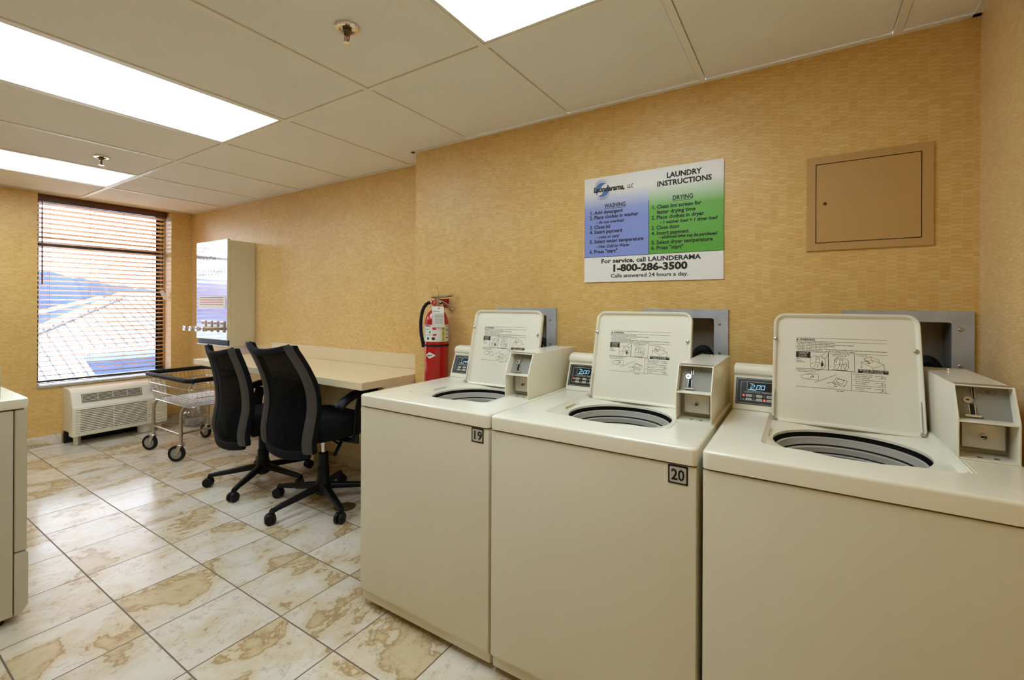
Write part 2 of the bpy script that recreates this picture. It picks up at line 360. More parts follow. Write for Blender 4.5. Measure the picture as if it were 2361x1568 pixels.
def thing(name, label, cat, loc=(0, 0, 0), rz=0.0, group=None):
    o = bpy.data.objects.new(name, None); COL.objects.link(o); o.empty_display_size = 0.05
    o.location = loc; o.rotation_euler = (0, 0, rz); return tag(o, label, cat, group)
def rrect(x0, x1, y0, y1, r, n=5):
    """rounded rectangle outline, counter-clockwise; r a number or (bl, br, tr, tl)"""
    if not isinstance(r, (list, tuple)): r = (r,)*4
    out = []
    for (cx, cy, a0, rr) in ((x0+r[0], y0+r[0], PI, r[0]), (x1-r[1], y0+r[1], 1.5*PI, r[1]), (x1-r[2], y1-r[2], 0, r[2]), (x0+r[3], y1-r[3], .5*PI, r[3])):
        for k in range(n+1): a = a0+.5*PI*k/n; out.append((cx+rr*math.cos(a), cy+rr*math.sin(a)))
    return out
def bez(p, n=10):
    """smooth curve through control points (Catmull-Rom)"""
    P = [Vector(q) for q in p]; P = [2*P[0]-P[1]]+P+[2*P[-1]-P[-2]]; out = []
    for k in range(1, len(P)-2):
        for i in range(n):
            t = i/n; a, b, c, d = P[k-1:k+3]
            out.append(0.5*((2*b)+(c-a)*t+(2*a-5*b+4*c-d)*t*t+(3*b-3*c+d-a)*t**3))
    return out+[P[-2]]

# ------------------------------------------------------------------ the room
def slab(name, x0, x1, y0, y1, z0, z1, m, kind='structure'):
    b = MB(); b.box(x0, x1, y0, y1, z0, z1, m); return tag(b.build(name), kind=kind)
slab('floor', XF-0.35, XR+0.15, YB-0.15, YR+0.12, -0.06, 0.0, 'floor')
# near part of the long wall (furred out over the washers) with three utility recesses
UB = [(-1.357, -1.011), (-0.589, -0.249), (0.115, 0.452)]; UZ0, UZ1 = 0.90, 1.166
b = MB()
holes = [[(x0+.05, YW, UZ0+.035), (x1-.05, YW, UZ0+.035), (x1-.05, YW, UZ1-.035), (x0+.05, YW, UZ1-.035)] for x0, x1 in UB]
b.fill([[(XJ, YW, 0), (XR, YW, 0), (XR, YW, H), (XJ, YW, H)]]+holes, 'wall_x')
b.face([(XJ, YW, 0), (XJ, YW, H), (XJ, YR+.1, H), (XJ, YR+.1, 0)], 'wall_y')
b.face([(XR, YR+.1, 0), (XR, YR+.1, H), (XJ, YR+.1, H), (XJ, YR+.1, 0)], 'wall_x')
tag(b.build('wall_north', weld=False), kind='structure')
slab('wall_north_recess', XF-.3, XJ, YR, YR+.1, 0, H+.1, 'wall_x')
slab('wall_east', XR, XR+.12, YB-.1, YR+.1, 0, H+.1, 'wall_y')
slab('wall_south', XF-.3, XR+.12, YB-.12, YB, 0, H+.1, 'wall_x')
# window wall with its opening
WY0, WY1, WZ0, WZ1, WD = 1.040, 1.975, 0.50, H+.001, 0.24
b = MB()
b.box(XF-WD, XF, YB-.1, WY0, 0, H+.1, 'wall_y'); b.box(XF-WD, XF, WY1, YR+.1, 0, H+.1, 'wall_y'); b.box(XF-WD, XF, WY0, WY1, 0, WZ0-.02, 'wall_y'); b.box(XF-WD, XF, WY0, WY1, H, H+.1, 'wall_y')
tag(b.build('wall_west', weld=False), kind='structure')
# suspended ceiling: boards set in an exposed grid
XS = [GX0-G*i for i in range(-3, 9)]; YS = [GY0, GY0-2*G, GY0-4*G, GY0-6*G]
LIGHTS = [(-1, 0, 0), (2, 3, 0), (5, 6, 0)]
FIX = [(min(GX0-G*a, GX0-G*c), max(GX0-G*a, GX0-G*c), GY0-2*G, GY0) for a, c, _ in LIGHTS]
cb = MB(); tw = 0.012
def board(x0, x1, y0, y1):
    x0, x1 = max(x0, XF), min(x1, XR); y1 = min(y1, YR)
    if x1-x0 < 0.05 or y1-y0 < 0.05: return
    for f in FIX:
        if abs(x0-f[0]) < .02 and abs(y0-f[2]) < .02: return
    g = tw+.002; cb.box(x0+g, x1-g, y0+g, y1-g, H+.004, H+.016, 'ceil', r=0.002, seg=1)
edges = sorted(XS)+[XR]; edges = [XF]+[e for e in edges if XF+.05 < e < XR-.05]+[XR]
rows = [(YB, GY0-4*G), (GY0-4*G, GY0-2*G), (GY0-2*G, GY0)]
for x0, x1 in zip(edges, edges[1:]):
    for y0, y1 in rows: board(x0, x1, max(y0, YB), y1)
    if x0 >= XJ: board(x0, x1, GY0, YW)
    elif x1 <= XJ: board(x0, x1, GY0, YR)
    else:
        g = tw+.002
        cb.prism([(x0+g, GY0+g), (x1-g, GY0+g), (x1-g, YW), (XJ-.004, YW), (XJ-.004, YR), (x0+g, YR)], H+.004, H+.016, 'ceil', 'xy')
tag(cb.build('ceiling'), kind='structure')
slab('ceiling_plenum', XF-.3, XR+.12, YB-.12, YR+.1, H+.10, H+.16, 'plenum')
gb = MB()
for e in edges[1:-1]: gb.box(e-tw, e+tw, YB, YW if e > XJ else YR, H, H+.03, 'tee', r=0.0006, seg=1)
for y in YS: gb.box(XF, XR, y-tw, y+tw, H+.0002, H+.03, 'tee', r=0.0006, seg=1)
aw = 0.020
gb.box(XJ-.02, XR, YW-aw, YW, H-.001, H+.002, 'tee'); gb.box(XF, XJ, YR-aw, YR, H-.001, H+.002, 'tee'); gb.box(XJ-aw, XJ, YW-aw, YR, H-.001, H+.002, 'tee')
gb.box(XR-aw, XR, YB, YW, H-.001, H+.002, 'tee'); gb.box(XF, XF+aw, YB, YR, H-.001, H+.002, 'tee'); gb.box(XF, XR, YB, YB+aw, H-.001, H+.002, 'tee')
tag(gb.build('trim_1'), kind='structure')
# stone baseboards
slab('baseboard_west', XF, XF+.012, YB, 1.185, 0, 0.082, 'base_y'); slab('baseboard_corner', XF, XF+.012, 1.87, YR, 0, 0.082, 'base_y'); slab('baseboard_north', XF+.012, XJ, YR-.012, YR, 0, 0.082, 'base_x')

# window
win = tag(bpy.data.objects.new('window_1', None), kind='structure'); COL.objects.link(win); win.location = (XF-WD, WY0, WZ0)
b = MB(); fy = WY1-WY0; fz = H-WZ0; d = 0.05
b.box(0, d, 0, .045, 0, fz, 'bronze', .003); b.box(0, d, fy-.045, fy, 0, fz, 'bronze', .003); b.box(0, d, .045, fy-.045, 0, .018, 'bronze', .003)
b.box(0, d, .045, fy-.045, fz-.05, fz, 'bronze', .003); b.box(.004, d-.004, .045, fy-.045, 1.178-.022, 1.178+.022, 'bronze', .003)
b.build('window_frame', win)
b = MB(); b.box(.022, .028, .045, fy-.045, .018, 1.156, 'pane'); b.box(.022, .028, .045, fy-.045, 1.2, fz-.05, 'pane'); b.build('pane', win)
b = MB(); b.box(.05, WD+.012, -.002, fy+.002, -.022, 0.0, 'granite', .003); b.build('window_sill', win)

# ------------------------------------------------------------------ ceiling lights and sprinklers
LL = ['long lit ceiling light nearest the camera, above the washers', 'long lit ceiling light in the middle of the row, left of the near sprinkler', 'long lit ceiling light nearest the window']
for f, lab in zip(FIX, LL):
    t = thing('ceiling_light', lab, 'ceiling light', ((f[0]+f[1])/2, (f[2]+f[3])/2, H), 0, 'recessed ceiling lights')
    hx, hy = G/2-tw-.001, G-tw-.001
    b = MB()
    for x0, x1, y0, y1 in ((-hx, -hx+.012, -hy, hy), (hx-.012, hx, -hy, hy), (-hx+.012, hx-.012, -hy, -hy+.012), (-hx+.012, hx-.012, hy-.012, hy)): b.box(x0, x1, y0, y1, .001, .016, 'fixture', .001, 1)
    b.box(-hx, hx, -hy, hy, .055, .085, 'fixture'); b.build('frame', t)
    b = MB(); b.box(-hx+.0125, hx-.0125, -hy+.0125, hy-.0125, .005, .009, 'lens'); b.build('lens', t)
for (x, y), lab in zip(((-1.271, 0.969), (-3.683, 1.004), (-4.72, 0.62)), ('pendent fire sprinkler in the board between the two nearest lights', 'small pendent fire sprinkler beside the light nearest the window', 'sprinkler at the left edge, past the far light')):
    t = thing('fire_sprinkler', lab, 'sprinkler', (x, y, H), 0, 'ceiling sprinklers')
    b = MB(); b.lathe([(.024, -.001), (.026, -.006), (.036, -.005), (.040, -.001), (.040, .004), (.024, .004)], (0, 0, 0), 'chrome', 32); b.build('escutcheon', t)
    b = MB(); b.lathe([(.0235, .003), (.0235, .0035)], (0, 0, 0), 'plenum'); b.lathe([(.015, .003), (.015, -.012), (.011, -.014), (.011, -.022)], (0, 0, 0), 'sprink', 12); b.build('body', t)
    b = MB()
    for s in (-1, 1): b.tube(bez([(s*.009, 0, -.02), (s*.011, 0, -.034), (s*.004, 0, -.048)], 5), .0022, 'sprink', 6)
    b.tube([(0, 0, -.02), (0, 0, -.047)], .0022, 'redink', 6); b.build('frame_arms', t)
    b = MB(); b.lathe([(.005, -.046), (.007, -.049), (.014, -.050), (.014, -.052), (.006, -.053)], (0, 0, 0), 'chrome', 20); b.build('deflector', t)

# ------------------------------------------------------------------ washers
HW = 0.308; DK = 0.830
def washer(cx, number, disp, leds, label, rz=0.0):
    t = thing('washing_machine', label, 'washing machine', (cx, 1.182, 0), rz, 'top loading coin washers')
    b = MB()
    b.prism([(.012, .055), (.012, .026), (.640, .026), (.640, .783), (.0, .783), (.0, .070)], -HW, HW, 'enamel_matte', 'yz', .006)
    # the cabinet is open at the top, under the deck
    bmesh.ops.delete(b.bm, geom=[f for f in b.bm.faces if all(v.co.z > .776 for v in f.verts) and f.calc_area() > .05], context='FACES_ONLY')
    b.build('cabinet', t)
    for x in (-HW+.05, HW-.05):
        for y in (.06, .58): b = MB(); b.lathe([(.016, 0), (.018, .006), (.018, .012), (.006, .014), (.006, .027)], (x, y, 0), 'rubber', 12); b.build('foot', t)
    # top deck with funnel recess and tub opening
    b = MB(); r = 0.008; outs = []
    for inset, z in [(0, .7865)]+[(r*(1-math.cos(k*PI/12)), DK-r*(1-math.sin(k*PI/12))) for k in range(7)]:
        outs.append([(x, y, z) for x, y in rrect(-HW-.001+inset, HW+.001-inset, -.004+inset, .645-inset, max(.014-inset*.5, .004), 5)])
    for A, B in zip(outs, outs[1:]): b.skirt(A, B, 'enamel')
    rx0, rx1, ry0, ry1 = -.195, .195, .132, .545
    def rec(g, z, bump=True):
        L = rrect(rx0+g, rx1-g, ry0+g, ry1-g, .03, 4); out = []
        def dense(P_):
            Q_ = []
            for a_, c_ in zip(P_, P_[1:]+P_[:1]):
                k_ = 12 if math.hypot(c_[0]-a_[0], c_[1]-a_[1]) > .12 else 2 if math.hypot(c_[0]-a_[0], c_[1]-a_[1]) > .02 else 1
                Q_ += [tuple(a_[i]+(c_[i]-a_[i])*j/k_ for i in range(3)) for j in range(k_)]
            return Q_
        # front edge carries a shallow finger notch
        for i, (x, y) in enumerate(L):
            out.append((x, y, z))
            if i == 4 and bump:
                for xx, dy in ((-.11, 0), (-.085, -.004), (-.06, -.016), (-.035, -.022), (.035, -.022), (.07, -.014), (.095, -.003), (.12, 0)): out.append((xx, ry0+g+dy, z))
        return dense(out)
    R0 = rec(0, DK); R1 = rec(.003, DK-.005); R2 = rec(.010, DK-.013)
    b.fill([outs[-1], R0], 'enamel'); b.skirt(R0, R1, 'enamel'); b.skirt(R1, R2, 'enamel')
    hc = (-.004, .330); hr = .172
    AN = [math.atan2(p[1]-hc[1], p[0]-hc[0]) for p in R2]
    C1 = [(hc[0]+(hr+.012)*math.cos(a), hc[1]+(hr+.012)*math.sin(a), DK-.021) for a in AN]
    C2 = [(hc[0]+hr*math.cos(a), hc[1]+hr*math.sin(a), DK-.027) for a in AN]
    C3 = [(p[0], p[1], DK-.034) for p in C2]
    b.skirt(R2, C1, 'enamel'); b.skirt(C1, C2, 'enamel'); b.skirt(C2, C3, 'enamel')
    # raised lip line beside the recess
    b.tube([(rx1+.0035, ry0+.012, DK-.002), (rx1+.0035, ry0+.02, DK-.0006), (rx1+.0035, ry1-.04, DK-.0006)], .0028, 'enamel', 8); b.tube([(rx1+.011, ry0+.016, DK-.002), (rx1+.011, ry0+.024, DK-.0008), (rx1+.011, .250, DK-.0008)], .0026, 'enamel', 8)
    b.build('top_deck', t, smooth_angle=24)
    b = MB()
    b.lathe([(hr+.008, DK-.034), (hr+.008, DK-.10)], (hc[0], hc[1], 0), 'rubber', 48, cap=False)
    b.lathe([(.170, DK-.075), (.170, DK-.050), (.166, DK-.046), (.161, DK-.048), (.158, DK-.064), (.157, DK-.066)], (hc[0], hc[1], 0), 'basket', 48, cap=False)
    b.lathe([(.157, DK-.066), (.1565, DK-.071)], (hc[0], hc[1], 0), 'rubber', 48, cap=False)
    b.lathe([(.1565, DK-.071), (.150, DK-.074), (.150, DK-.088)], (hc[0], hc[1], 0), 'basket', 48, cap=False)
    b.lathe([(.150, DK-.088), (.1495, DK-.092)], (hc[0], hc[1], 0), 'rubber', 48, cap=False)
    b.lathe([(.1495, DK-.092), (.146, DK-.095), (.160, DK-.16), (.165, DK-.45), (.02, DK-.46)], (hc[0], hc[1], 0), 'basket', 48, cap=False)
    b.lathe([(.05, DK-.46), (.042, DK-.30), (.03, DK-.17), (.01, DK-.16)], (hc[0], hc[1], 0), 'white', 24)
    b.build('wash_tub', t)
    # lid standing open, its inner face to the room
    y0, z0, y1, z1 = .503, .812, .585, 1.156
    Ll = math.hypot(y1-y0, z1-z0); ey, ez = (y1-y0)/Ll, (z1-z0)/Ll; ny, nz = -ez, ey
    def LP(u, v, d=0.0): return (u, y0+ey*v+ny*d, z0+ez*v+nz*d)
    lw = .189
    b = MB(); RC = (.022, .022, .034, .034)
    def loop(g, d, notch=True):
        L = rrect(-lw+g, lw-g, g, Ll-g, tuple(max(q-g, .004) for q in RC), 6); out = []
        for i, (x, y) in enumerate(L):
            # outline narrows a touch at the top corners
            out.append(LP(x*(1-.02*y/Ll), y, d))
        return out
    A = [loop(.003, -.016), loop(0, -.013), loop(0, .002), loop(.002, .005), loop(.006, .005), loop(.010, .001), loop(.013, -.006)]
    for P_, Q in zip(A, A[1:]): b.skirt(P_, Q, 'enamel')
    b.fill([A[-1]], 'enamel'); b.fill([A[0]], 'enamel')
    lid = b.build('lid', t, smooth_angle=50)
    for sx, v in ((-lw+.010, .268*Ll/.355), (lw-.016, .245*Ll/.355)):
        b = MB(); b.lathe([(.0065, 0), (.0065, .002), (.005, .0045), (.002, .0055)], (0, 0, 0), 'steel', 14)
        n = [v_ for v_ in b.bm.verts if not v_.tag]
        for w in n: co = w.co.copy(); w.co = Vector(LP(sx+co.x, v+co.y, -.004+co.z+.006)); w.tag = True
        b.build('bumper', lid)
    for sx in (-1, 1):
        b = MB(); x = sx*(lw-.010)
        b.tube([LP(x, .010, .006), LP(x, .10, .003)], .0012, 'steel', 6)
        b.tube([LP(x-.006, .012, .008), LP(x+.006, .008, .008)], .004, 'steel', 8)
        b.build('hinge', lid)
    # printed instructions on the lid
    b = MB(); D = -.0056
    X0, Y1 = -.122, .275
    mp = lambda x, y: LP(X0+x, Y1-y, D)
    mpt = lambda x, y: LP(X0+x, Y1+y, D)
    I = 'ink'; lw_ = .0008
    def hl(y, x0, x1, w=lw_): b.stroke([(x0, y), (x1, y)], w, I, mp)
    def vl(x, y0_, y1_, w=lw_): b.stroke([(x, y0_), (x, y1_)], w, I, mp)
    def tx(s_, x, y, sz, bold=.012, m=I, width=None): b.text(s_, x, -y, sz, m, mpt, bold=bold, width=width)
    hl(0, 0, .230); tx('WARNING', .010, .0085, .0085, .03, width=.042); b.face([mp(0, .0085), mp(.007, .0085), mp(.0035, .002)], I)
    hl(.0108, 0, .230)
    y = .0165
    for s_, ind, wd in (('Moving parts hazard. Can cause serious injury.', 0, .104), ('DO NOT reach into the washer until all moving parts have stopped.', .004, .147), ('DO NOT let children play in or on the washer.', .004, .099), ('Fire hazard. To reduce the risk of fire:', 0, .083), ('DO NOT put flammable liquids, cleaning solvents, or articles soiled with these substances, in the washer.', .004, .226), ('DO NOT put articles soiled with vegetable or cooking oil in the washer.', .004, .150)):
        tx(s_, ind, y, .0046, .014, width=wd); y += .0052
    hl(.0455, 0, .232); b.face([mp(0, .046), mp(.039, .046), mp(.039, .0655), mp(0, .0655)], I)
    dd = D; D = D+.0003
    for k, s_ in enumerate(('1. THIS MUST BE', 'DONE FIRST.', 'Do Not Pour', 'Over Laundry.')): tx(s_, .003 if k == 0 else .007, .0505+k*.0045, .0042, .012, 'inklight')
    D = dd
    for k, s_ in enumerate(('Measure', 'detergent', 'into wash tub.')): tx(s_, .001, .0705+k*.005, .0040, .01)
    vl(.086, .0455, .100, .0015); vl(.152, .0455, .102); hl(.100, 0, .150, .0012); hl(.102, .15, .232)
    def tubpic(x, y, s_):
        b.stroke([(x+s_*px, y+s_*py) for px, py in [(-1, .2), (-1, -.6), (-.8, -.9), (-.4, -1.05), (.4, -1.05), (.8, -.9), (1, -.6), (1, .5)]], lw_, I, mp)
        b.stroke([(x+s_*math.cos(a), y+s_*(.5+.55*math.sin(a))) for a in (2*PI*k/18 for k in range(18))], lw_, I, mp, True)
        b.stroke([(x+s_*px, y+s_*py) for px, py in [(-.5, .8), (-.25, .2), (-.2, -.6), (.2, -.6), (.25, .2), (.55, .8)]], lw_, I, mp)
        b.stroke([(x+s_*px, y+s_*py) for px, py in [(-.22, -.6), (-.22, -.85), (.22, -.85), (.22, -.6)]], lw_, I, mp)
        b.stroke([(x, y+s_*.1), (x-s_*.05, y+s_*.9)], lw_, I, mp)
    tubpic(.058, .079, .020); tubpic(.119, .080, .018)
    b.face([mp(.070+.0035*math.sin(a)*(.4 if math.cos(a) < 0 else 1), .081-.010*-math.cos(a)) for a in (2*PI*k/14 for k in range(14))], I)
    b.stroke([(.079, .049), (.072, .052), (.068, .057), (.070, .063), (.075, .066), (.081, .060), (.085, .054)], lw_, I, mp)
    b.stroke([(.112, .058), (.106, .061), (.103, .068), (.106, .075), (.109, .066), (.112, .066)], lw_, I, mp)
    b.stroke([(.124, .082), (.130, .074), (.134, .078), (.130, .088), (.126, .094)], lw_, I, mp)
    tx('2. Load clothes loosely', .092, .0505, .0042, .01, width=.048); tx('into the wash tub.', .097, .0555, .0042, .01, width=.036); tx('Do not overload.', .097, .099, .0042, .01, width=.036)
    tx('3. Close lid.', .157, .0515, .0042, .01, width=.026)
    for L in ([(.168, .070), (.196, .086), (.222, .074), (.196, .062), (.168, .070)], [(.168, .070), (.169, .088)], [(.222, .074), (.223, .092)], [(.196, .086), (.196, .090)], [(.178, .066), (.176, .058), (.190, .052), (.210, .060), (.212, .070)], [(.190, .052), (.196, .068)], [(.176, .058), (.182, .074), (.196, .068)]): b.stroke(L, lw_, I, mp)
    b.stroke([(.181, .064), (.186, .068), (.188, .073)], .002, I, mp)
    b.face([mp(.160, .0915), mp(.232, .0915), mp(.232, .1025), mp(.160, .1025)], I)
    D = D+.0003; tx('LID MUST BE CLOSED TO', .162, .0962, .0050, .014, 'inklight', width=.068); tx('OPERATE WASHER', .170, .1014, .0050, .014, 'inklight', width=.050); D = dd
    tx('4. Set wash temperature and/or', 0, .1055, .0042, .01, width=.064); tx('fabric selector switches.', .005, .1105, .0042, .01, width=.049)
    b.stroke([(.028, .116), (.058, .116), (.060, .118), (.060, .134), (.030, .134)], lw_, I, mp); b.stroke([(.016, .130), (.014, .123), (.022, .119), (.040, .117), (.046, .120), (.046, .126), (.038, .131), (.024, .133), (.016, .130)], lw_, I, mp); b.stroke([(.038, .127), (.046, .121), (.048, .127)], .0014, I, mp)
    b.stroke([(.050, .142), (.107, .113)], lw_, I, mp)
    for L in ([(.106, .122), (.134, .131), (.124, .150), (.096, .140), (.106, .122)], [(.110, .125), (.126, .130), (.121, .140), (.105, .135), (.110, .125)], [(.098, .136), (.127, .146)], [(.112, .141), (.109, .145)], [(.082, .142), (.092, .137), (.104, .141), (.100, .148), (.108, .149), (.096, .153), (.084, .152)]): b.stroke(L, lw_, I, mp)
    vl(.143, .102, .158); hl(.158, 0, .232); hl(.1240, .146, .225); hl(.1415, .146, .225)
    for k, (s_, wd) in enumerate((('5. Place coins in coin', .047), ('slots. If slide, push', .041), ('in then pull out.', .034))): tx(s_, .148 if k == 0 else .153, .1085+.0052*k, .0042, .01, width=wd)
    for s_, yy, wd in (('Insert card into', .131, .034), ('slot to start.', .1362, .027), ('Push timer knob', .1485, .037), ('to start.', .1537, .022)): tx(s_, .153, yy, .0042, .01, width=wd)
    for yy in (.112, .132, .150): b.stroke([(.200, yy), (.210, yy-.003), (.218, yy+.001), (.216, yy+.005), (.208, yy+.006)], lw_, I, mp); b.stroke([(.216, yy-.004), (.224, yy-.001), (.224, yy+.005), (.217, yy+.003), (.216, yy-.004)], lw_, I, mp)
    tx('201460', .106, .1645, .0048, .015, width=.018)
    b.build('printed_instructions', lid, weld=False)
    # control console
    cy0, cz0, cy1, cz1 = .528, DK, .583, .978
    Lc = math.hypot(cy1-cy0, cz1-cz0); fy_, fz_ = (cy1-cy0)/Lc, (cz1-cz0)/Lc
    def CP(u, v, d=0.0): return (u, cy0+fy_*v-fz_*d, cz0+fz_*v+fy_*d)
    b = MB()
    b.prism([(cy0, cz0+.0005), (cy0+fy_*.118, cz0+fz_*.118), (cy0+fy_*.121-.0035, cz0+fz_*.121), (cy0+fy_*.128-.010, cz0+fz_*.128), (cy0+fy_*.142-.014, cz0+fz_*.142), (cy0+fy_*.153-.006, cz0+fz_*.153), (cy1+.02, cz1+.002), (.640, cz1-.006), (.640, cz0+.0005)], -HW+.003, .19, 'enamel', 'yz', .004)
    con = b.build('control_console', t)
    b = MB()
    px0, px1, py0, py1 = -.297, .170, .020, .110
    b.face([CP(px0, py0, .0006), CP(px1, py0, .0006), CP(px1, py1, .0006), CP(px0, py1, .0006)], 'panelblack')
    cm = lambda x, y: CP(px0+x, py0+y, .0011)
    for g, x1 in ((.005, .457), (.0195, .21)): b.stroke(rrect(g*.8, x1, g*.75, .090-g*.65, .004, 3), .0012, 'panelline', cm, True)
    b.stroke(rrect(.034, .12, .046, .078, .003, 3), .0011, 'panelline', cm, True)
    b.text('FABRICS AND TEMPERATURES', .026, .0405, .0048, 'panelline', cm, bold=.01, width=.105)
    b.build('control_overlay', con, weld=False)
    b = MB(); cm2 = lambda x, y: CP(px0+x, py0+y, .0014)
    b.face([cm(.0355, .0475), cm(.1185, .0475), cm(.1185, .0765), cm(.0355, .0765)], 'dispglass')
    SEG = {'0': 'abcdef', '2': 'abged', 'I': 'ef', 'n': 'ceg', 'd': 'bcdeg'}
    x = .045
    for ch in disp:
        if ch == '.': b.stroke([(x-.001, .0535), (x+.0003, .0535)], .0013, 'digit', cm2); x += .0035; continue
        w_, h_ = .0095, .0135; sk = .0022; y_ = .0535
        pt = {'a': ((0, 1), (1, 1)), 'b': ((1, 1), (1, .5)), 'c': ((1, .5), (1, 0)), 'd': ((0, 0), (1, 0)), 'e': ((0, .5), (0, 0)), 'f': ((0, 1), (0, .5)), 'g': ((0, .5), (1, .5))}
        for s_ in SEG[ch]: (a0, b0), (a1, b1) = pt[s_]; b.stroke([(x+w_*a0+sk*b0, y_+h_*b0), (x+w_*a1+sk*b1, y_+h_*b1)], .0014, 'digit', cm2)
        x += .0135
    b.stroke([(.043, .0708), (.052, .0705)], .0016, 'digit', cm2); b.stroke([(.038, .0507), (.049, .0505)], .0016, 'digit', cm2); b.stroke([(.051, .0505), (.061, .0503)], .0016, 'digit', cm2)
    b.build('display', con, weld=False)
    for r_ in range(2):
        for c_ in range(3):
            xx, yy = .040+c_*.031, .0305-r_*.0125
            b = MB(); ov = rrect(-.0095, .0095, -.0042, .0042, .0040, 4)
            q0 = [CP(px0+xx+u, py0+yy+v, .0006) for u, v in ov]; q1 = [CP(px0+xx+u*.96, py0+yy+v*.94, .0022) for u, v in ov]
            b.skirt(q0, q1, 'button'); b.fill([q1], 'button'); b.stroke([(xx-.005, yy), (xx+.005, yy)], .0012, 'ink', lambda x, y: CP(px0+x, py0+y, .0024))
            b.build('button', con)
            b = MB(); on = (r_, c_) in leds; rr = .0034 if on else .002
            b.face([CP(px0+xx-.0155+rr*math.cos(a), py0+yy+rr*math.sin(a), .0018) for a in (2*PI*k/10 for k in range(10))], 'led_on' if on else 'led_off')
            b.build('indicator_light', con)
    # coin box
    bx0, bx1 = .198, .301; by0, bz0, bz1, bzt, bys, byb = .258, DK+.0005, .921, .997, .297, .664; th = .0035
    b = MB()
    prof = [(by0, bz0), (by0, bz1), (bys, bzt), (byb, bzt), (byb, bz0)]
    b.prism(prof, bx0, bx0+th, 'enamel', 'yz', .001); b.prism(prof, bx1-th, bx1, 'enamel', 'yz', .001)
    b.box(bx0+th, bx1-th, bys+.001, byb, bzt-th, bzt, 'enamel'); b.box(bx0+th, bx1-th, by0+.001, byb, bz0, bz0+th, 'enamel')
    b.box(bx0+th, bx1-th, by0+.001, by0+.07, bz1-.006, bz1-.002, 'enamel', .001); b.box(bx0+th, bx1-th, by0+.075, byb, bz0+th, bzt-th, 'enamel_matte')
    b.stroke([(bys+.10, bx0+.002), (bys+.10, bx1-.002)], .0012, 'soapbody', lambda x, y: (y, x, bzt+.0004))
    b.prism([(bys+.002, bzt+.0002), (bys+.024, bzt+.0002), (bys+.024, bzt+.0012), (bys+.002, bzt+.0012)], bx0+.004, bx1-.004, 'grillegrey', 'yz')
    box = b.build('coin_box', t)
    b = MB(); b.lathe([(.006, 0), (.006, .003), (.0045, .006), (.002, .0065)], ((bx0+bx1)/2, byb-.07, bzt), 'chrome', 14); b.build('top_lock', box)
    # sloped grey plate with slot, return and bar
    gy0, gz0, gy1, gz1 = by0+.036, bz1-.002, bys+.030, bzt-th
    Lg = math.hypot(gy1-gy0, gz1-gz0); a_, c_ = (gy1-gy0)/Lg, (gz1-gz0)/Lg
    GP = lambda u, v, d=0.0: (bx0+th+u, gy0+a_*v-c_*d, gz0+c_*v+a_*d)
    wG = bx1-bx0-2*th
    b = MB(); b.face([GP(0, 0), GP(wG, 0), GP(wG, Lg), GP(0, Lg)], 'greyplate')
    hexp = [(.046, .066), (.052, .071), (.070, .071), (.076, .066), (.070, .061), (.052, .061)]
    gm = lambda x, y: GP(x, y, .0008)
    b.stroke(hexp, .0006, 'ink', gm, True); b.text('25c', .061, .0640, .0058, 'ink', gm, 'CENTER', bold=.02)
    b.build('coin_plate', box, weld=False)
    b = MB()
    for u in (.033, .0375): b.box(-.0011, .0011, -.014, .014, -.001, .004, 'steel', .0005, 1, Matrix.Translation(Vector(GP(u, .062)))@Matrix.Rotation(math.atan2(c_, a_), 4, 'X'))
    b.face([GP(.0335, .049, .001), GP(.037, .049, .001), GP(.037, .075, .001), GP(.0335, .075, .001)], 'rubber')
    for u in (.0255, .0355): b.box(-.001, .001, -.012, .012, -.001, .004, 'chrome', .0005, 1, Matrix.Translation(Vector(GP(u, .021)))@Matrix.Rotation(math.atan2(c_, a_), 4, 'X'))
    b.face([GP(.0265, .008, .001), GP(.0345, .008, .001), GP(.0345, .034, .001), GP(.0265, .034, .001)], 'rubber')
    b.tube([GP(.0165, .006, .004), GP(.044, .006, .004)], .0032, 'chrome', 8)
    disc = [GP(.025+.0085*math.cos(a), .043+.0085*math.sin(a), .004) for a in (2*PI*k/18 for k in range(18))]; disc0 = [GP(.025+.0095*math.cos(a), .043+.0095*math.sin(a), 0) for a in (2*PI*k/18 for k in range(18))]
    b.skirt(disc0, disc, 'steel'); b.fill([disc], 'steel'); b.face([GP(.021, .042, .0045), GP(.027, .042, .0045), GP(.027, .045, .0045), GP(.021, .045, .0045)], 'rubber')
    b.build('coin_slot', box)
    b = MB()
    b.box(bx0+.012, bx1-.008, by0+.055, by0+.076, bz0+.014, bz1-.010, 'grillegrey', .002); b.box(bx0+.017, bx1-.013, by0+.046, by0+.056, bz0+.019, bz1-.015, 'zinc', .002)
    kc = ((bx0+bx1)/2+.002, by0+.046, (bz0+bz1)/2+.001)
    b.lathe([(.0075, 0), (.0075, -.003), (.006, -.0035), (.005, -.001)], kc, 'steel', 16, 'y'); b.box(kc[0]-.004, kc[0]+.004, kc[1]-.0042, kc[1]-.003, kc[2]-.002, kc[2]+.002, 'rubber')
    b.build('coin_drawer', box)
    for u in (.042, .070): b = MB(); b.lathe([(.0055, 0), (.0055, .0006), (.002, .0012)], (bx0+u, by0+.022, bz0+th), 'brass', 12); b.build('screw', box)
    if number:
        b = MB(); nx0, nx1, nz0, nz1 = .240, .288, .734, .781; yy = -.0006
        b.box(nx0, nx1, yy-.0006, .0005, nz0, nz1, 'rubber', .0003, 1)
        f = [(x, yy-.0008, z) for x, z in rrect(nx0+.004, nx1-.004, nz0+.004, nz1-.004, .003, 3)]; b.fill([f], 'panelline')
        b.text(number, (nx0+nx1)/2, nz0+.0105, .038, 'rubber', lambda x, y: (x, yy-.0012, y), 'CENTER', bold=.02, width=.032)
        b.build('number_plate', t, weld=False)
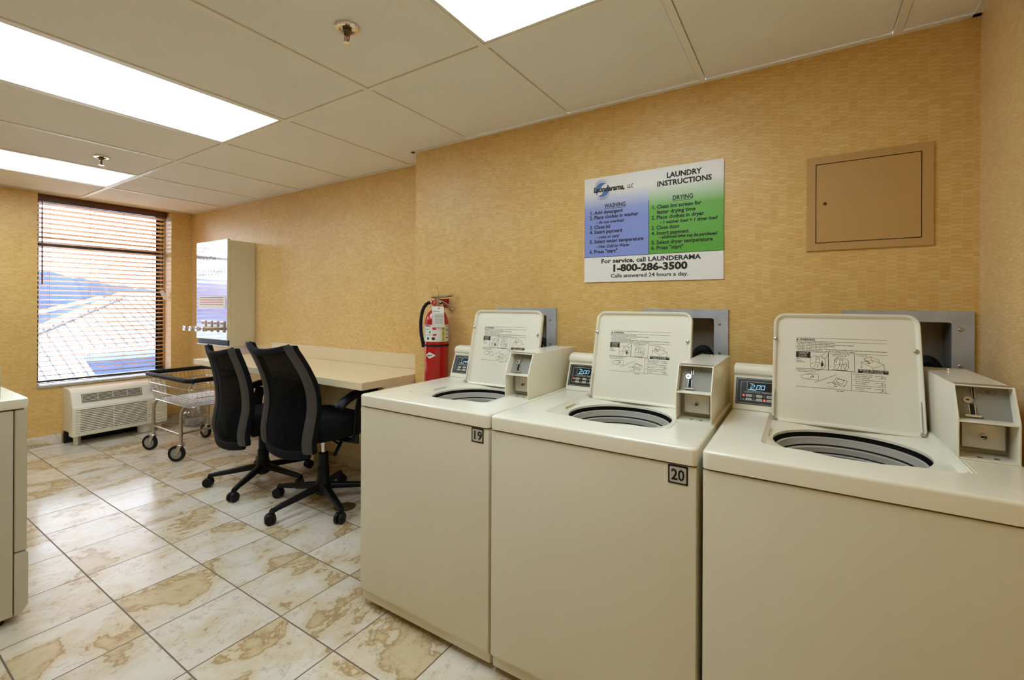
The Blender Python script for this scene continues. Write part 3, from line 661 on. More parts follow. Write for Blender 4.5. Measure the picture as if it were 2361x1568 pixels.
    # wear at the foot of the front panel
    return t
washer(-1.151, '19', 'Ind', (), 'almond top-loading washing machine with open lid bearing number 19, beside the desk')
washer(-0.526, '20', '2.00', ((0, 0),), 'almond top-loading washing machine with open lid bearing number 20, middle of the row')
washer(0.1035, None, '2.00', ((0, 0), (1, 2)), 'almond top-loading washing machine with open lid in the corner, without visible number')

# ------------------------------------------------------------------ utility boxes in the wall behind the washers
for (x0, x1), lab in zip(UB, ('grey metal utility box in the wall behind washing machine 19', 'grey metal utility box in the wall behind washing machine 20', 'grey metal utility box in the wall beside the corner, behind the rightmost washer')):
    t = thing('utility_box', lab, 'utility box', ((x0+x1)/2, YW, UZ0), 0, 'washer hookup boxes'); w = (x1-x0)/2; h = UZ1-UZ0; fw, fh = .052, .036
    b = MB(); d = -.010
    outer = [(-w, d, 0), (w, d, 0), (w, d, h), (-w, d, h)]; inn = [(x, d, z) for x, z in rrect(-w+fw, w-fw, fh, h-fh, .008, 3)]
    b.fill([outer, inn], 'galv'); b.skirt(outer, [(p[0], 0, p[2]) for p in outer], 'galv'); b.skirt(inn, [(p[0], 0.004, p[2]) for p in inn], 'galv')
    b.build('frame', t)
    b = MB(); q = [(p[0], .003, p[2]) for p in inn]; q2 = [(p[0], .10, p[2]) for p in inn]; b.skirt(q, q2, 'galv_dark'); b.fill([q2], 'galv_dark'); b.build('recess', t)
    for sx in (-1, 1):
        for zz in (.093, .208):
            b = MB(); b.lathe([(.006, 0), (.006, -.002), (.004, -.004), (.001, -.0045)], (sx*(w-.032), d, zz), 'steel', 12, 'y'); b.build('screw', t)
    b = MB(); b.tube(bez([(w-.13, .07, .04), (w-.125, .05, .085), (w-.10, .045, .10), (w-.08, .05, .08), (w-.075, .06, .04)], 5), .017, 'rubber', 10); b.build('hose', t)

# ------------------------------------------------------------------ instruction sign and access panel
t = thing('laundry_sign', 'printed blue and green laundry instructions board on the wall above the washers', 'sign', (-.566, YW, 1.287))
sw, sh = .299, .483
M['signprint'] = sign_print()
b = MB(); b.box(-sw, sw, -.006, 0, 0, sh, 'signprint', .0006, 1); b.build('board', t)
b = MB(); mp = lambda x, y: (x, -.0066, y); I = 'ink'
def T(s_, x, y, sz, width=None, align='LEFT', bold=.01, shear=0, m=I): b.text(s_, x, y, sz, m, mp, align, bold, shear, width)
T('LAUNDRY', .145, .436, .031, .140, 'CENTER', .034); T('INSTRUCTIONS', .145, .404, .031, .217, 'CENTER', .034)
T('DRYING', .142, .339, .026, .080, 'CENTER', .022); b.stroke([(.102, .334), (.182, .334)], .0016, I, mp)
T('WASHING', -.151, .339, .026, .099, 'CENTER', .022); b.stroke([(-.201, .334), (-.102, .334)], .0016, I, mp)
for s_, x, y, wd, it in (('1. Add detergent', -.272, .313, .153, 0), ('2. Place clothes in washer', -.272, .291, .228, 0), ('- do not overload', -.240, .269, .131, 1), ('3. Close lid', -.272, .246, .097, 0), ('4. Insert payment', -.272, .224, .156, 0), ('- coins or card', -.239, .201, .107, 1), ('5. Select water temperature', -.272, .180, .250, 0), ('- Hot, Cold or Warm', -.239, .1575, .153, 1), ('6. Press "start"', -.273, .1335, .134, 0),
                       ('1. Clean lint screen for', .014, .309, .198, 0), ('faster drying time', .036, .2865, .157, 0), ('2. Place clothes in dryer', .013, .264, .213, 0), ('- 1 washer load = 1 dryer load', .048, .243, .228, 1), ('3. Close door', .013, .220, .117, 0), ('4. Insert payment', .013, .197, .154, 0), ('- additional time may be purchased', .046, .180, .229, 1), ('5. Select dryer temperature', .013, .157, .245, 0), ('6. Press "start"', .012, .134, .133, 0)):
    T(s_, x, y, .0185 if it else .0225, wd, 'LEFT', .030 if it else .028, .25 if it else 0)
b.stroke([(.001, .116), (.001, .352)], .002, I, mp); b.stroke([(-sw, .1155), (sw, .1155)], .0018, I, mp)
T('For service, call LAUNDERAMA', -.0015, .086, .0275, .429, 'CENTER', .032); T('1-800-286-3500', -.002, .0475, .0425, .320, 'CENTER', .045); T('Calls answered 24 hours a day.', -.002, .0195, .0235, .334, 'CENTER', .018)
b.build('lettering', t, weld=False)
b = MB(); mp = lambda x, y: (x, -.0066, y); cx, cz = -.212, .4235
def crescent(r0, a0, a1, wmax, m, n=16):
    for k in range(n):
        f0, f1 = k/n, (k+1)/n; A0, A1 = a0+(a1-a0)*f0, a0+(a1-a0)*f1; w0, w1 = wmax*math.sin(PI*f0), wmax*math.sin(PI*f1)
        P_ = lambda r, A: mp(cx+r*math.cos(A)*1.02, cz+r*math.sin(A)*.98)
        b.face([P_(r0-w0-1e-5, A0), P_(r0, A0), P_(r0, A1), P_(r0-w1-1e-5, A1)], m)
crescent(.034, .30*PI, 1.25*PI, .026, 'blueink'); crescent(.034, 1.30*PI, 2.25*PI, .026, 'blueink')
crescent(.041, .25*PI, .95*PI, .003, 'blueink'); crescent(.041, 1.25*PI, 1.95*PI, .003, 'blueink'); crescent(.047, .30*PI, .8*PI, .002, 'blueink'); crescent(.047, 1.3*PI, 1.8*PI, .002, 'blueink')
mp = lambda x, y: (x, -.0072, y)
b.text('Launderama,', -.255, .4145, .034, 'ink', mp, bold=.035, shear=.22, width=.147); b.text('LLC', -.095, .4155, .025, 'ink', mp, bold=.02, shear=.22, width=.028)
b.build('emblem', t, weld=False)

t = thing('access_panel', 'tan painted metal access panel with a small lock on the wall near the corner', 'access panel', (.183, YW, 1.381))
b = MB(); w, h = .173, .337
fo = [(-w, -.008, 0), (w, -.008, 0), (w, -.008, h), (-w, -.008, h)]; fi = [(-w+.027, -.008, .026), (w-.028, -.008, .026), (w-.028, -.008, h-.026), (-w+.027, -.008, h-.026)]
b.fill([fo, fi], 'access'); b.skirt(fo, [(p[0], 0, p[2]) for p in fo], 'access', False); b.skirt(fi, [(p[0], -.001, p[2]) for p in fi], 'access', False); b.face([(p[0], -.001, p[2]) for p in fi], 'rubber'); b.build('frame', t)
b = MB(); b.box(-w+.0295, w-.0305, -.0075, -.0015, .0285, h-.0285, 'access', .0008, 1); dr = b.build('door', t)
b = MB(); b.lathe([(.006, 0), (.006, -.0015), (.0045, -.002), (.0045, -.001)], (-.118, -.0075, .167), 'brass', 16, 'y'); b.box(-.1205, -.1155, -.0098, -.0084, .166, .168, 'rubber'); b.build('lock', dr)

# ------------------------------------------------------------------ fire extinguisher
t = thing('fire_extinguisher', 'red fire extinguisher with white tag hanging in the wall corner behind washing machine 19', 'fire extinguisher', (-1.717, 1.905, .60))
z = lambda v: v-.60; R_ = .066
b = MB(); b.lathe([(.02, .0), (R_-.006, .004), (R_, .014), (R_, z(1.085)), (R_-.006, z(1.110)), (R_-.016, z(1.132)), (.038, z(1.145)), (.028, z(1.152)), (.026, z(1.165))], (0, 0, 0), 'red', 40); cyl = b.build('cylinder', t)
def wrap(r, a, zz): return (r*math.sin(a), -r*math.cos(a), zz)   # a = 0 faces the room
FC = -.72  # facing the camera
def band(b, r, a0, a1, z0, z1, m, n=16):
    for k in range(n):
        A0, A1 = a0+(a1-a0)*k/n, a0+(a1-a0)*(k+1)/n
        f = b.face([wrap(r, A0, z0), wrap(r, A1, z0), wrap(r, A1, z1), wrap(r, A0, z1)], m)
# camera sits toward +x and -y of it: positive angles turn to +x
FC = .74
b = MB(); r1 = R_+.0006; r2 = R_+.0010
band(b, r1, FC-1.55, FC+1.35, z(.979), z(1.071), 'paper', 28)
lm = lambda r: (lambda x, y: wrap(r, FC+x*.76/R_, y))
band(b, r2, FC+.42, FC+.72, z(.981), z(1.069), 'yellow', 4)
for s_, zz in (('A', 1.045), ('B', 1.018), ('C', .988)): b.text(s_, .045, z(zz), .016, 'ink', lm(R_+.0014), bold=.02)
for x0, x1, zz, hh, m in ((-.10, -.045, 1.062, .005, 'ink'), (.070, .105, 1.060, .003, 'ink'), (.070, .105, 1.052, .0015, 'ink'), (.070, .105, 1.048, .0015, 'ink'), (.070, .105, 1.036, .008, 'grillegrey'), (.070, .105, 1.018, .003, 'ink'), (.070, .108, .998, .004, 'ink'), (-.10, -.06, 1.045, .002, 'ink'), (-.10, -.075, 1.030, .0015, 'ink'), (-.10, -.03, 1.014, .003, 'ink'), (-.03, -.005, 1.044, .012, 'redink'), (-.025, -.002, 1.012, .010, 'redink'), (-.075, -.058, .990, .013, 'ink'), (-.035, -.012, .989, .014, 'ink'), (-.055, -.045, 1.026, .009, 'ink')):
    band(b, r2, FC+x0*.76/R_, FC+x1*.76/R_, z(zz), z(zz)+hh, m, 3)
b.build('label', cyl, weld=False)
b = MB(); dx = -.052; dz = z(.905)
for k in range(2): pass
DX = [-.036, -.024, -.012, 0, .012, .024, .036, .046]; DH = [.0, .006, .012, .018, .0135, .009, .004, .0]
for (xa, ha), (xb, hb) in zip(zip(DX, DH), zip(DX[1:], DH[1:])): b.face([lm(r2)(dx+xa, dz-ha-1e-5), lm(r2)(dx+xb, dz-hb-1e-5), lm(r2)(dx+xb, dz+hb+1e-5), lm(r2)(dx+xa, dz+ha+1e-5)], 'paper')
b.text('AMEREX', dx-.022, dz-.004, .010, 'ink', lm(r2+.0012), bold=.03, width=.046) ; b.build('diamond_badge', cyl, weld=False)
b = MB(); b.lathe([(R_+.0005, z(.953)), (R_+.003, z(.953)), (R_+.003, z(.963)), (R_+.0005, z(.963))], (0, 0, 0), 'rubber', 40); b.build('strap', t)
u = Vector((math.cos(FC), math.sin(FC), 0)); fwd = Vector((math.sin(FC), -math.cos(FC), 0))
def EP(a, c, zz): p = u*a+fwd*c; return (p.x, p.y, z(zz))
b = MB(); b.lathe([(.026, z(1.160)), (.024, z(1.175)), (.017, z(1.178)), (.016, z(1.215)), (.010, z(1.220))], (0, 0, 0), 'steel', 20); b.tube([EP(0, 0, 1.196), EP(-.036, .004, 1.194)], .010, 'steel', 12); b.build('valve', t)
b = MB(); g0 = EP(-.012, .020, 1.190); gq = []
for k in range(20):
    a = 2*PI*k/20; gq.append(EP(-.014+.0165*math.cos(a), .026, 1.190+.0165*math.sin(a)))
gq0 = [EP(-.014+.0165*math.cos(2*PI*k/20), .014, 1.190+.0165*math.sin(2*PI*k/20)) for k in range(20)]
gi = [EP(-.014+.012*math.cos(2*PI*k/20), .0262, 1.190+.012*math.sin(2*PI*k/20)) for k in range(20)]
b.skirt(gq0, gq, 'gaugeface'); b.fill([gq], 'gaugeface'); b.fill([gi], 'redink'); b.face([EP(-.015, .0266, 1.184), EP(-.012, .0266, 1.184), EP(-.012, .0266, 1.199), EP(-.015, .0266, 1.199)], 'paper'); b.build('pressure_gauge', t, weld=False)
b = MB(); b.tube([EP(-.030, 0, 1.221), EP(0, 0, 1.224), EP(.055, 0, 1.228), EP(.084, 0, 1.231), EP(.091, 0, 1.236)], [.010, .011, .010, .011, .007], 'chrome', 8, flat=.0065); b.build('squeeze_lever', t)
b = MB(); b.tube([EP(.005, 0, 1.205), EP(.03, 0, 1.196), EP(.062, 0, 1.178), EP(.092, 0, 1.156)], [.010, .011, .010, .007], 'chrome', 8, flat=.007); b.build('carry_handle', t)
b = MB(); b.tube(bez([EP(-.034, .004, 1.194), EP(-.055, .003, 1.184), EP(-.076, 0, 1.150), EP(-.086, -.002, 1.09), EP(-.085, 0, 1.03), EP(-.074, 0, .965), EP(-.072, 0, .945)], 6), .0095, 'rubber', 10); b.build('hose', t)
b = MB(); b.tube([EP(.012, .018, 1.228), EP(.006, .020, 1.26), EP(-.006, .022, 1.295)], .0011, 'orange', 5); b.build('seal_tie', t)
b = MB(); tg = lambda x, y: EP(.010+x+(y-1.155)*.06, .040+.056*min(1, (1.17-y)/.05), y)
tp = [(-.026, 1.168), (.026, 1.163), (.032, 1.150), (.030, 1.058), (-.027, 1.066)]
def tagp(x, y): 
    p = EP(.012+x, 0, y); off = .030+.042*min(1.0, max(0.0, (1.175-y)/.045)); return (p[0]+fwd.x*off, p[1]+fwd.y*off, p[2])
rowsz = [1.170, 1.158, 1.145, 1.130, 1.10, 1.058]
xl, xr = (lambda q: -.038+.002*(1.17-q)/.112), (lambda q: .026+.004*(1.17-q)/.112)
for za, zb in zip(rowsz, rowsz[1:]): b.face([tagp(xl(za), za), tagp(xr(za), za), tagp(xr(zb), zb), tagp(xl(zb), zb)], 'paper')
tq = lambda x, y: tuple(Vector(tagp(x, y))+fwd*.0012)
b.text('INSPECTION', -.032, 1.141, .008, 'ink', tq, bold=.02, width=.034)
for k in range(3): b.stroke([(-.022, 1.131-.007*k), (.022, 1.131-.007*k)], .001, 'ink', tq)
for k in range(7): b.stroke([(-.020, 1.108-.005*k), (.020, 1.108-.005*k)], .0006, 'ink', tq)
for k in range(4): b.stroke([(-.020+.0133*k, 1.108), (-.020+.0133*k, 1.078)], .0006, 'ink', tq)
b.face([tq(-.007, 1.163), tq(.005, 1.162), tq(.004, 1.158), tq(-.006, 1.159)], 'ink')
b.build('inspection_tag', t, weld=False)
b = MB(); b.box(-.016, .016, .03, YW-1.905, z(1.183), z(1.213), 'red', .003); b.box(-.018, .018, YW-1.905-.006, YW-1.905, z(1.165), z(1.216), 'red', .002); b.build('wall_bracket', t)

# ------------------------------------------------------------------ folding desk along the recessed wall
t = thing('desk', 'long cream laminate counter desk fixed along the wall behind the office chairs', 'desk', (-2.92, 1.60, 0))
dx0, dx1, dyb = -3.885+2.92, -1.966+2.92, YR-1.60
b = MB(); b.box(dx0, dx1, 0, dyb-.001, .722, .763, 'lam', .0015, 1); b.build('desktop', t)
b = MB(); b.box(-3.772+2.92, dx1-.004, dyb-.022, dyb-.001, .7635, .857, 'lam', .0015, 1); b.build('backsplash', t)
b = MB(); b.box(-3.06+2.92, -3.035+2.92, dyb-.12, dyb-.001, 0, .7215, 'lamedge', .001, 1); b.build('support_panel', t); b = MB(); b.box(dx1-.025, dx1-.002, dyb-.40, dyb-.001, 0, .7215, 'lamedge', .001, 1); b.build('support_panel', t)
b = MB(); b.box(dx0+.02, -3.06+2.92, dyb-.03, dyb-.012, .085, .7215, 'lam', .001, 1); b.box(-3.035+2.92, dx1-.026, dyb-.03, dyb-.012, .085, .7215, 'lamedge', .001, 1); b.build('back_panel', t)

# ------------------------------------------------------------------ office chairs
def chair(cx, cy, dz, base_a, label, recline=1.0, turn=0.0, shift=0.0):
    t = thing('office_chair', label, 'office chair', (cx, cy, 0), 0, 'office chairs at the desk')
    b = MB(); b.lathe([(.030, .055), (.048, .070), (.046, .118), (.036, .150), (.034, .155), (.034, .215), (.0285, .222), (.0285, .300), (.024, .302)], (0, 0, 0), 'black', 24); b.build('hub_column', t)
    b = MB(); b.lathe([(.0135, .295), (.0135, .345+dz), (.018, .352+dz), (.018, .385+dz)], (0, 0, 0), 'chrome', 18); b.build('gas_lift', t)
    for k in range(5):
        a = base_a+2*PI*k/5; c, s = math.cos(a), math.sin(a)
        b = MB(); n = 9
        i = b.mi('black'); rings = []
        for j in range(n):
            f = j/(n-1); rr = .030+.288*f; zt = .125-.042*f**1.3-.004*math.sin(PI*f); hh = .040-.016*f; ww = .024-.010*f
            if j == n-1: zt -= .006
            ring = []
            for q in range(10):
                A = 2*PI*q/10; lx = ww*math.copysign(abs(math.cos(A))**.6, math.cos(A)); lz = zt-hh/2+hh/2*math.copysign(abs(math.sin(A))**.6, math.sin(A))
                ring.append(b.bm.verts.new((c*rr-s*lx, s*rr+c*lx, lz)))
            rings.append(ring)
        for A_, B_ in zip(rings, rings[1:]):
            for q in range(10): b.bm.faces.new((A_[q], A_[(q+1) % 10], B_[(q+1) % 10], B_[q]))
        b.bm.faces.new(rings[0]); b.bm.faces.new(rings[-1][::-1])
        b.tube([(c*.306, s*.306, .082), (c*.306, s*.306, .052)], .011, 'black', 10)
        leg = b.build('leg', t, smooth_angle=60)
        # twin-wheel caster, trailing at its own angle
        ca = a+random.uniform(-1.2, 1.2); fx, fy = math.cos(ca), math.sin(ca); ox, oy = c*.306+fx*.012, s*.306+fy*.012
        b = MB()
        for sd in (-1, 1):
            m4 = Matrix.Translation((ox-fy*.0135*sd, oy+fx*.0135*sd, .029))@Matrix.Rotation(ca, 4, 'Z')
            pb = MB(); pb.lathe([(.004, -.0095*sd), (.022, -.0095*sd), (.0285, -.0075*sd), (.029, -.004*sd), (.029, .006*sd), (.0265, .0095*sd), (.010, .0105*sd)], (0, 0, 0), 'black', 24, 'y')
            b._merge(pb.bm, 'black', m4)
        b.tube([(ox-fy*.02, oy+fx*.02, .029), (ox+fy*.02, oy-fx*.02, .029)], .007, 'black', 8)
        b.box(-.016, .016, -.004, .004, .030, .056, 'black', .003, 2, Matrix.Translation((ox, oy, 0))@Matrix.Rotation(ca, 4, 'Z'))
        b.build('caster', leg)
    b = MB(); b.box(-.085, .085, -.12, .13, .385+dz, .425+dz, 'black', .014, 3); b.box(-.045, .045, -.26, -.08, .395+dz, .420+dz, 'black', .008)
    b.tube(bez([(0, -.19, .41+dz), (0, -.216, .43+dz), (0, -.222, .48+dz), (0, -.218, .53+dz)], 6), .028, 'black', 10, flat=.012); b.build('tilt_mechanism', t)
    # contoured seat
    b = MB(); nx, ny = 16, 18; i = b.mi('blackfab'); top = []
    def S(u, v):
        x = .250*u*math.sqrt(1-.22*v*v); y = -.180+.222*(v*math.sqrt(1-.22*u*u)+1)
        e = max(abs(u), abs(v))
        edge = (1-min(1, (abs(u)**6+abs(v)**6)))
        zt = .478+dz+.052*edge**.45+.018*(abs(u)**2)-.022*max(0, v)**3+.022*max(0, -v)**2*edge
        return x, y, zt
    ring_t = [[b.bm.verts.new(S(-1+2*a/nx, -1+2*c/ny)) for a in range(nx+1)] for c in range(ny+1)]
    ring_b = [[b.bm.verts.new((S(-1+2*a/nx, -1+2*c/ny)[0]*.93, (S(-1+2*a/nx, -1+2*c/ny)[1]-.01)*.95+.01, .425+dz)) for a in range(nx+1)] for c in range(ny+1)]
    for c in range(ny):
        for a in range(nx):
            b.bm.faces.new((ring_t[c][a], ring_t[c][a+1], ring_t[c+1][a+1], ring_t[c+1][a])); b.bm.faces.new((ring_b[c][a], ring_b[c+1][a], ring_b[c+1][a+1], ring_b[c][a+1]))
    for c in range(ny):
        for a in (0, nx): b.bm.faces.new((ring_t[c][a], ring_t[c+1][a], ring_b[c+1][a], ring_b[c][a]))
    for a in range(nx):
        for c in (0, ny): b.bm.faces.new((ring_t[c][a], ring_t[c][a+1], ring_b[c][a+1], ring_b[c][a]))
    b.build('seat', t, smooth_angle=70)
    # backrest: S-curved, wrapped forward at the edges
    prof = [(.385, -.215), (.45, -.222), (.52, -.213), (.60, -.200), (.68, -.200), (.76, -.222), (.84, -.262), (.90, -.300), (.955, -.340)]
    prof = [(z_, -.205+(y_+.205)*(recline if z_ > .6 else 1)) for z_, y_ in prof]
    def by(zv):
        for (z0, y0), (z1, y1) in zip(prof, prof[1:]):
            if zv <= z1: f = (zv-z0)/(z1-z0); f = max(0, f); return y0+(y1-y0)*f
        return prof[-1][1]
    bw = lambda zv: .215+.012*math.sin(PI*(zv-.385)/.57)-.012*max(0, (zv-.75)/.2)
    sm = bez([(0, y_, z_) for z_, y_ in prof], 4)
    b = MB(); nu = 14; rows_ = []
    for k, p in enumerate(sm):
        f = k/(len(sm)-1); row = []
        for j in range(nu+1):
            uu = -1+2*j/nu; w_ = bw(p.z)-.012
            zz = p.z+dz
            zz -= .030*(1-uu*uu)*max(0, f-.80)/.20; zz -= .022*(1-uu*uu)*max(0, .18-f)/.18
            row.append(b.bm.verts.new((uu*w_, p.y-.045*(1-uu*uu), zz)))
        rows_.append(row)
    b.mi('mesh')
    for A_, B_ in zip(rows_, rows_[1:]):
        for j in range(nu): b.bm.faces.new((A_[j], A_[j+1], B_[j+1], B_[j]))
    back = b.build('backrest_mesh', t, smooth_angle=80)
    b = MB()
    for row, m, rr in ((rows_[-1], 'blackfab', .013), (rows_[0], 'blackfab', .016)): pass
    top_pts = [(-1+2*j/nu) for j in range(nu+1)]
    pT = sm[-1]; pB = sm[0]
    b.tube([(uu*(bw(pT.z)-.012), pT.y-.045*(1-uu*uu), pT.z+dz-.030*(1-uu*uu)) for uu in top_pts], .012, 'blackfab', 8, flat=.020)
    b.build('top_rail', back); b = MB()
    b.tube([(uu*(bw(pB.z)-.012), pB.y-.045*(1-uu*uu), pB.z+dz-.022*(1-uu*uu)) for uu in top_pts], .014, 'blackfab', 8, flat=.026)
    b.build('bottom_rail', back)
    for s in (-1, 1):
        b = MB(); rings = []; i = b.mi('greyfab'); j2 = b.mi('blackfab'); K = len(sm)
        for k, p in enumerate(sm):
            w_ = bw(p.z); f = k/(K-1); ex = .035*(1 if 0 < k < K-1 else .9); ey = .024*(1 if 0 < k < K-1 else .9)
            ring = []
            for q in range(12):
                A = 2*PI*q/12+PI/12
                lx = ex*math.copysign(abs(math.cos(A))**.5, math.cos(A)); ly = ey*math.copysign(abs(math.sin(A))**.5, math.sin(A))
                ring.append(b.bm.verts.new((s*(w_-.010)+lx, p.y+.006+ly-.010*(1 if lx*s < 0 else 0), p.z+dz+(.012 if k == K-1 else 0))))
            rings.append(ring)
        for A_, B_ in zip(rings, rings[1:]):
            for q in range(12):
                fc = b.bm.faces.new((A_[q], A_[(q+1) % 12], B_[(q+1) % 12], B_[q]))
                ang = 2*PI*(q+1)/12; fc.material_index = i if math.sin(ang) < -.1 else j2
        b.bm.faces.new(rings[0]); b.bm.faces.new(rings[-1][::-1])
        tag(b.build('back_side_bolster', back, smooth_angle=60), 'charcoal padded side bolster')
        # arm: bracket, post and pad
        b = MB(); x = s*.250
        b.tube(bez([(s*.10, .00, .410+dz), (s*.19, .02, .402+dz), (s*.243, .04, .405+dz), (x, .045, .46+dz), (x, .055, .56+dz), (x, .075, .645+dz)], 6), .030, 'black', 12, flat=.012)
        b.tube([(x, .040, .44+dz), (x, .045, .385+dz)], [.030, .024], 'black', 12, flat=.014)
        arm = b.build('armrest_post', t, smooth_angle=60)
        b = MB(); b.tube(bez([(x, -.072, .600+dz), (x, -.040, .632+dz), (x, .03, .662+dz), (x, .11, .676+dz), (x, .185, .672+dz)], 6), [.020]+[.034]*23+[.022], 'black', 14, flat=.022)
        b.build('armrest_pad', arm, smooth_angle=60)
    b = MB(); b.tube([(.07, .0, .395+dz), (.16, .0, .375+dz)], .006, 'black', 8); b.tube([(.155, .02, .385+dz), (.165, -.035, .318+dz)], .013, 'black', 10, flat=.006); b.build('height_lever', t)
    for o in t.children:
        # the upper half swivels on the column, independent of the base
        if not o.name.startswith(('leg', 'hub', 'gas')): o.rotation_euler = (0, 0, turn); o.location = (shift, 0, 0)
    return t
chair(-2.395, 1.672, 0.0, -PI/2, 'black mesh-back office chair nearest the washing machines, raised on a shiny gas lift', .86, 0.0, -.015)
chair(-3.025, 1.660, -0.050, math.radians(-58), 'black mesh-back office chair further from the washers, between the wire cart and the other chair', .5, math.radians(-5), .03)

# ------------------------------------------------------------------ wire laundry cart
t = thing('laundry_cart', 'chrome wire laundry cart with black bumper rim on four casters below the window', 'laundry cart', (-4.165, 1.733, 0))
X0, X1, Y0, Y1 = -.245, .245, -.20, .20
def ring3(x0, x1, y0, y1, zz, r=.04, n=4): return [(x, y, zz) for x, y in rrect(x0, x1, y0, y1, r, n)]
TX0, TX1, TY0, TY1, ZT = -.340, .415, -.225, .225, .615
BX0, BX1, BY0, BY1, ZB = -.225, .400, -.205, .205, .418
b = MB()
L1 = lambda f: (TX0+(BX0-TX0)*f, TX1+(BX1-TX1)*f, TY0+(BY0-TY0)*f, TY1+(BY1-TY1)*f, ZT+(ZB-ZT)*f)
for f, r in ((.34, .0028), (.67, .0028), (1.0, .004)): x0, x1, y0, y1, zz = L1(f); b.tube(ring3(x0, x1, y0, y1, zz), r, 'steel', 6, closed=True)
def wire(xa, ya, xb, yb): b.tube([(xa, ya, ZT-.006), (xb, yb, ZB)], .0016, 'steel', 5, cap=False)
nX, nY = 21, 13
for k in range(nX+1):
    f = .04+.92*k/nX
    for ya, yb in ((TY0, BY0), (TY1, BY1)): wire(TX0+(TX1-TX0)*f, ya, BX0+(BX1-BX0)*f, yb)
for k in range(nY+1):
    f = .06+.88*k/nY
    for xa, xb in ((TX0, BX0), (TX1, BX1)): wire(xa, TY0+(TY1-TY0)*f, xb, BY0+(BY1-BY0)*f)
for k in range(22):
    y = BY0+.015+(BY1-BY0-.03)*k/21; b.tube([(BX0, y, ZB), (BX1, y, ZB)], .0018, 'steel', 5, cap=False)
for k in range(11):
    x = BX0+.02+(BX1-BX0-.04)*k/10; b.tube([(x, BY0, ZB-.003), (x, BY1, ZB-.003)], .0022, 'steel', 5, cap=False)
b.build('wire_basket', t, weld=False)
b = MB(); b.tube(ring3(TX0, TX1, TY0, TY1, ZT, .05, 6), .0125, 'rubber', 10, closed=True, flat=.0165); b.build('bumper', t)
for x in (X0, X1):
    b = MB(); b.tube([(x, Y0, .125)]+bez([(x, Y0, .34), (x, Y0+.012, .385), (x, Y0+.05, .408), (x, 0, .408), (x, Y1-.05, .408), (x, Y1-.012, .385), (x, Y1, .34)], 6)+[(x, Y1, .125)], .0115, 'steel', 12); b.build('leg_frame', t)
for p, q in (((X0, Y0), (X1, Y0)), ((X0, Y1), (X1, Y1)), ((X0, Y0), (X0, Y1)), ((X1, Y0), (X1, Y1))):
    b = MB(); zz = .196 if p[1] == q[1] else .205; d = Vector((q[0]-p[0], q[1]-p[1], 0)).normalized()*.010; b.tube([(p[0]+d.x, p[1]+d.y, zz), (q[0]-d.x, q[1]-d.y, zz)], .0085, 'steel', 10); b.build('rail', t)
for (x, y), ca in (((X0, Y0), -2.6), ((X1, Y0), -2.5), ((X0, Y1), -2.9), ((X1, Y1), -2.4)):
    fx, fy = math.cos(ca), math.sin(ca); ox, oy = x+fx*.030, y+fy*.030
    m4 = Matrix.Translation((ox, oy, .0600))@Matrix.Rotation(ca, 4, 'Z')
    b = MB(); pb = MB(); pb.lathe([(.040, -.011), (.056, -.011), (.0600, -.007), (.0600, .007), (.056, .011), (.040, .011)], (0, 0, 0), 'rubber', 32, 'y', cap=False); b._merge(pb.bm, 'rubber', m4)
    pb = MB(); pb.lathe([(.008, -.013), (.030, -.010), (.0405, -.0085), (.0405, .0085), (.030, .010), (.008, .013)], (0, 0, 0), 'gauge', 32, 'y'); b._merge(pb.bm, 'gauge', m4)
    cst = b.build('caster_wheel', t)
    b = MB(); b.lathe([(.020, .128), (.024, .124), (.024, .116), (.014, .112)], (x, y, 0), 'steel', 18)
    for sd in (-1, 1):
        pb = MB(); pb.prism([(-.046, .062), (-.012, .064), (.002, -.012), (-.006, -.014), (-.014, -.010)], .0145*sd, .0175*sd, 'steel', 'xz', .0008); b._merge(pb.bm, 'steel', m4)
    pb = MB(); pb.box(-.046, -.012, -.0175, .0175, .060, .0635, 'steel', .001, 1); b._merge(pb.bm, 'steel', m4)
    pb = MB(); pb.lathe([(.008, -.022), (.008, .022)], (0, 0, 0), 'steel', 8, 'y'); b._merge(pb.bm, 'steel', m4)
    b.build('caster_fork', cst)

# ------------------------------------------------------------------ wall air conditioner under the window
t = thing('air_conditioner', 'almond wall air conditioner unit with louvred front below the window', 'air conditioner', (XF, 1.19, 0))
aw_ = .658
b = MB(); b.prism([(0, .108), (.20, .108), (.20, .452), (.17, .462), (0, .468)], .004, aw_-.004, 'acbody', 'xz', .004); b.build('sleeve', t)
b = MB()
P_ = [(.175, .082), (.262, .082), (.272, .092), (.272, .318), (.262, .336), (.226, .440), (.214, .452), (.195, .456), (.175, .458)]
b.prism(P_, .0, aw_, 'acbody', 'xz', .005); cover = b.build('front_cover', t)
# sloping outlet grille
a0 = Vector((.262, 0, .336)); a1 = Vector((.226, 0, .440)); ed = (a1-a0); eL = ed.length; ed.normalize(); nn = Vector((ed.z, 0, -ed.x))
AP = lambda y, v, d: tuple(Vector((0, y, 0))+a0+ed*v+nn*d)
b = MB(); gy0, gy1, g0, g1 = .062, .470, .022, .094
b.face([AP(gy0, g0, .0015), AP(gy1, g0, .0015), AP(gy1, g1, .0015), AP(gy0, g1, .0015)], 'acdark')
for k in range(6):
    v = g0+.016+.0105*k; b.tube([AP(gy0+.006, v, .003), AP(gy1-.006, v, .003)], .0022, 'acbody', 6)
for k in range(5): y = gy0+.006+(gy1-gy0-.012)*k/4; b.tube([AP(y, g0+.012, .0035), AP(y, g1-.002, .0035)], .0016, 'acbody', 5)
b.face([AP(gy0, g0, .004), AP(gy1, g0, .004), AP(gy1, g0+.012, .004), AP(gy0, g0+.012, .004)], 'grillegrey')
b.build('outlet_grille', cover, weld=False)
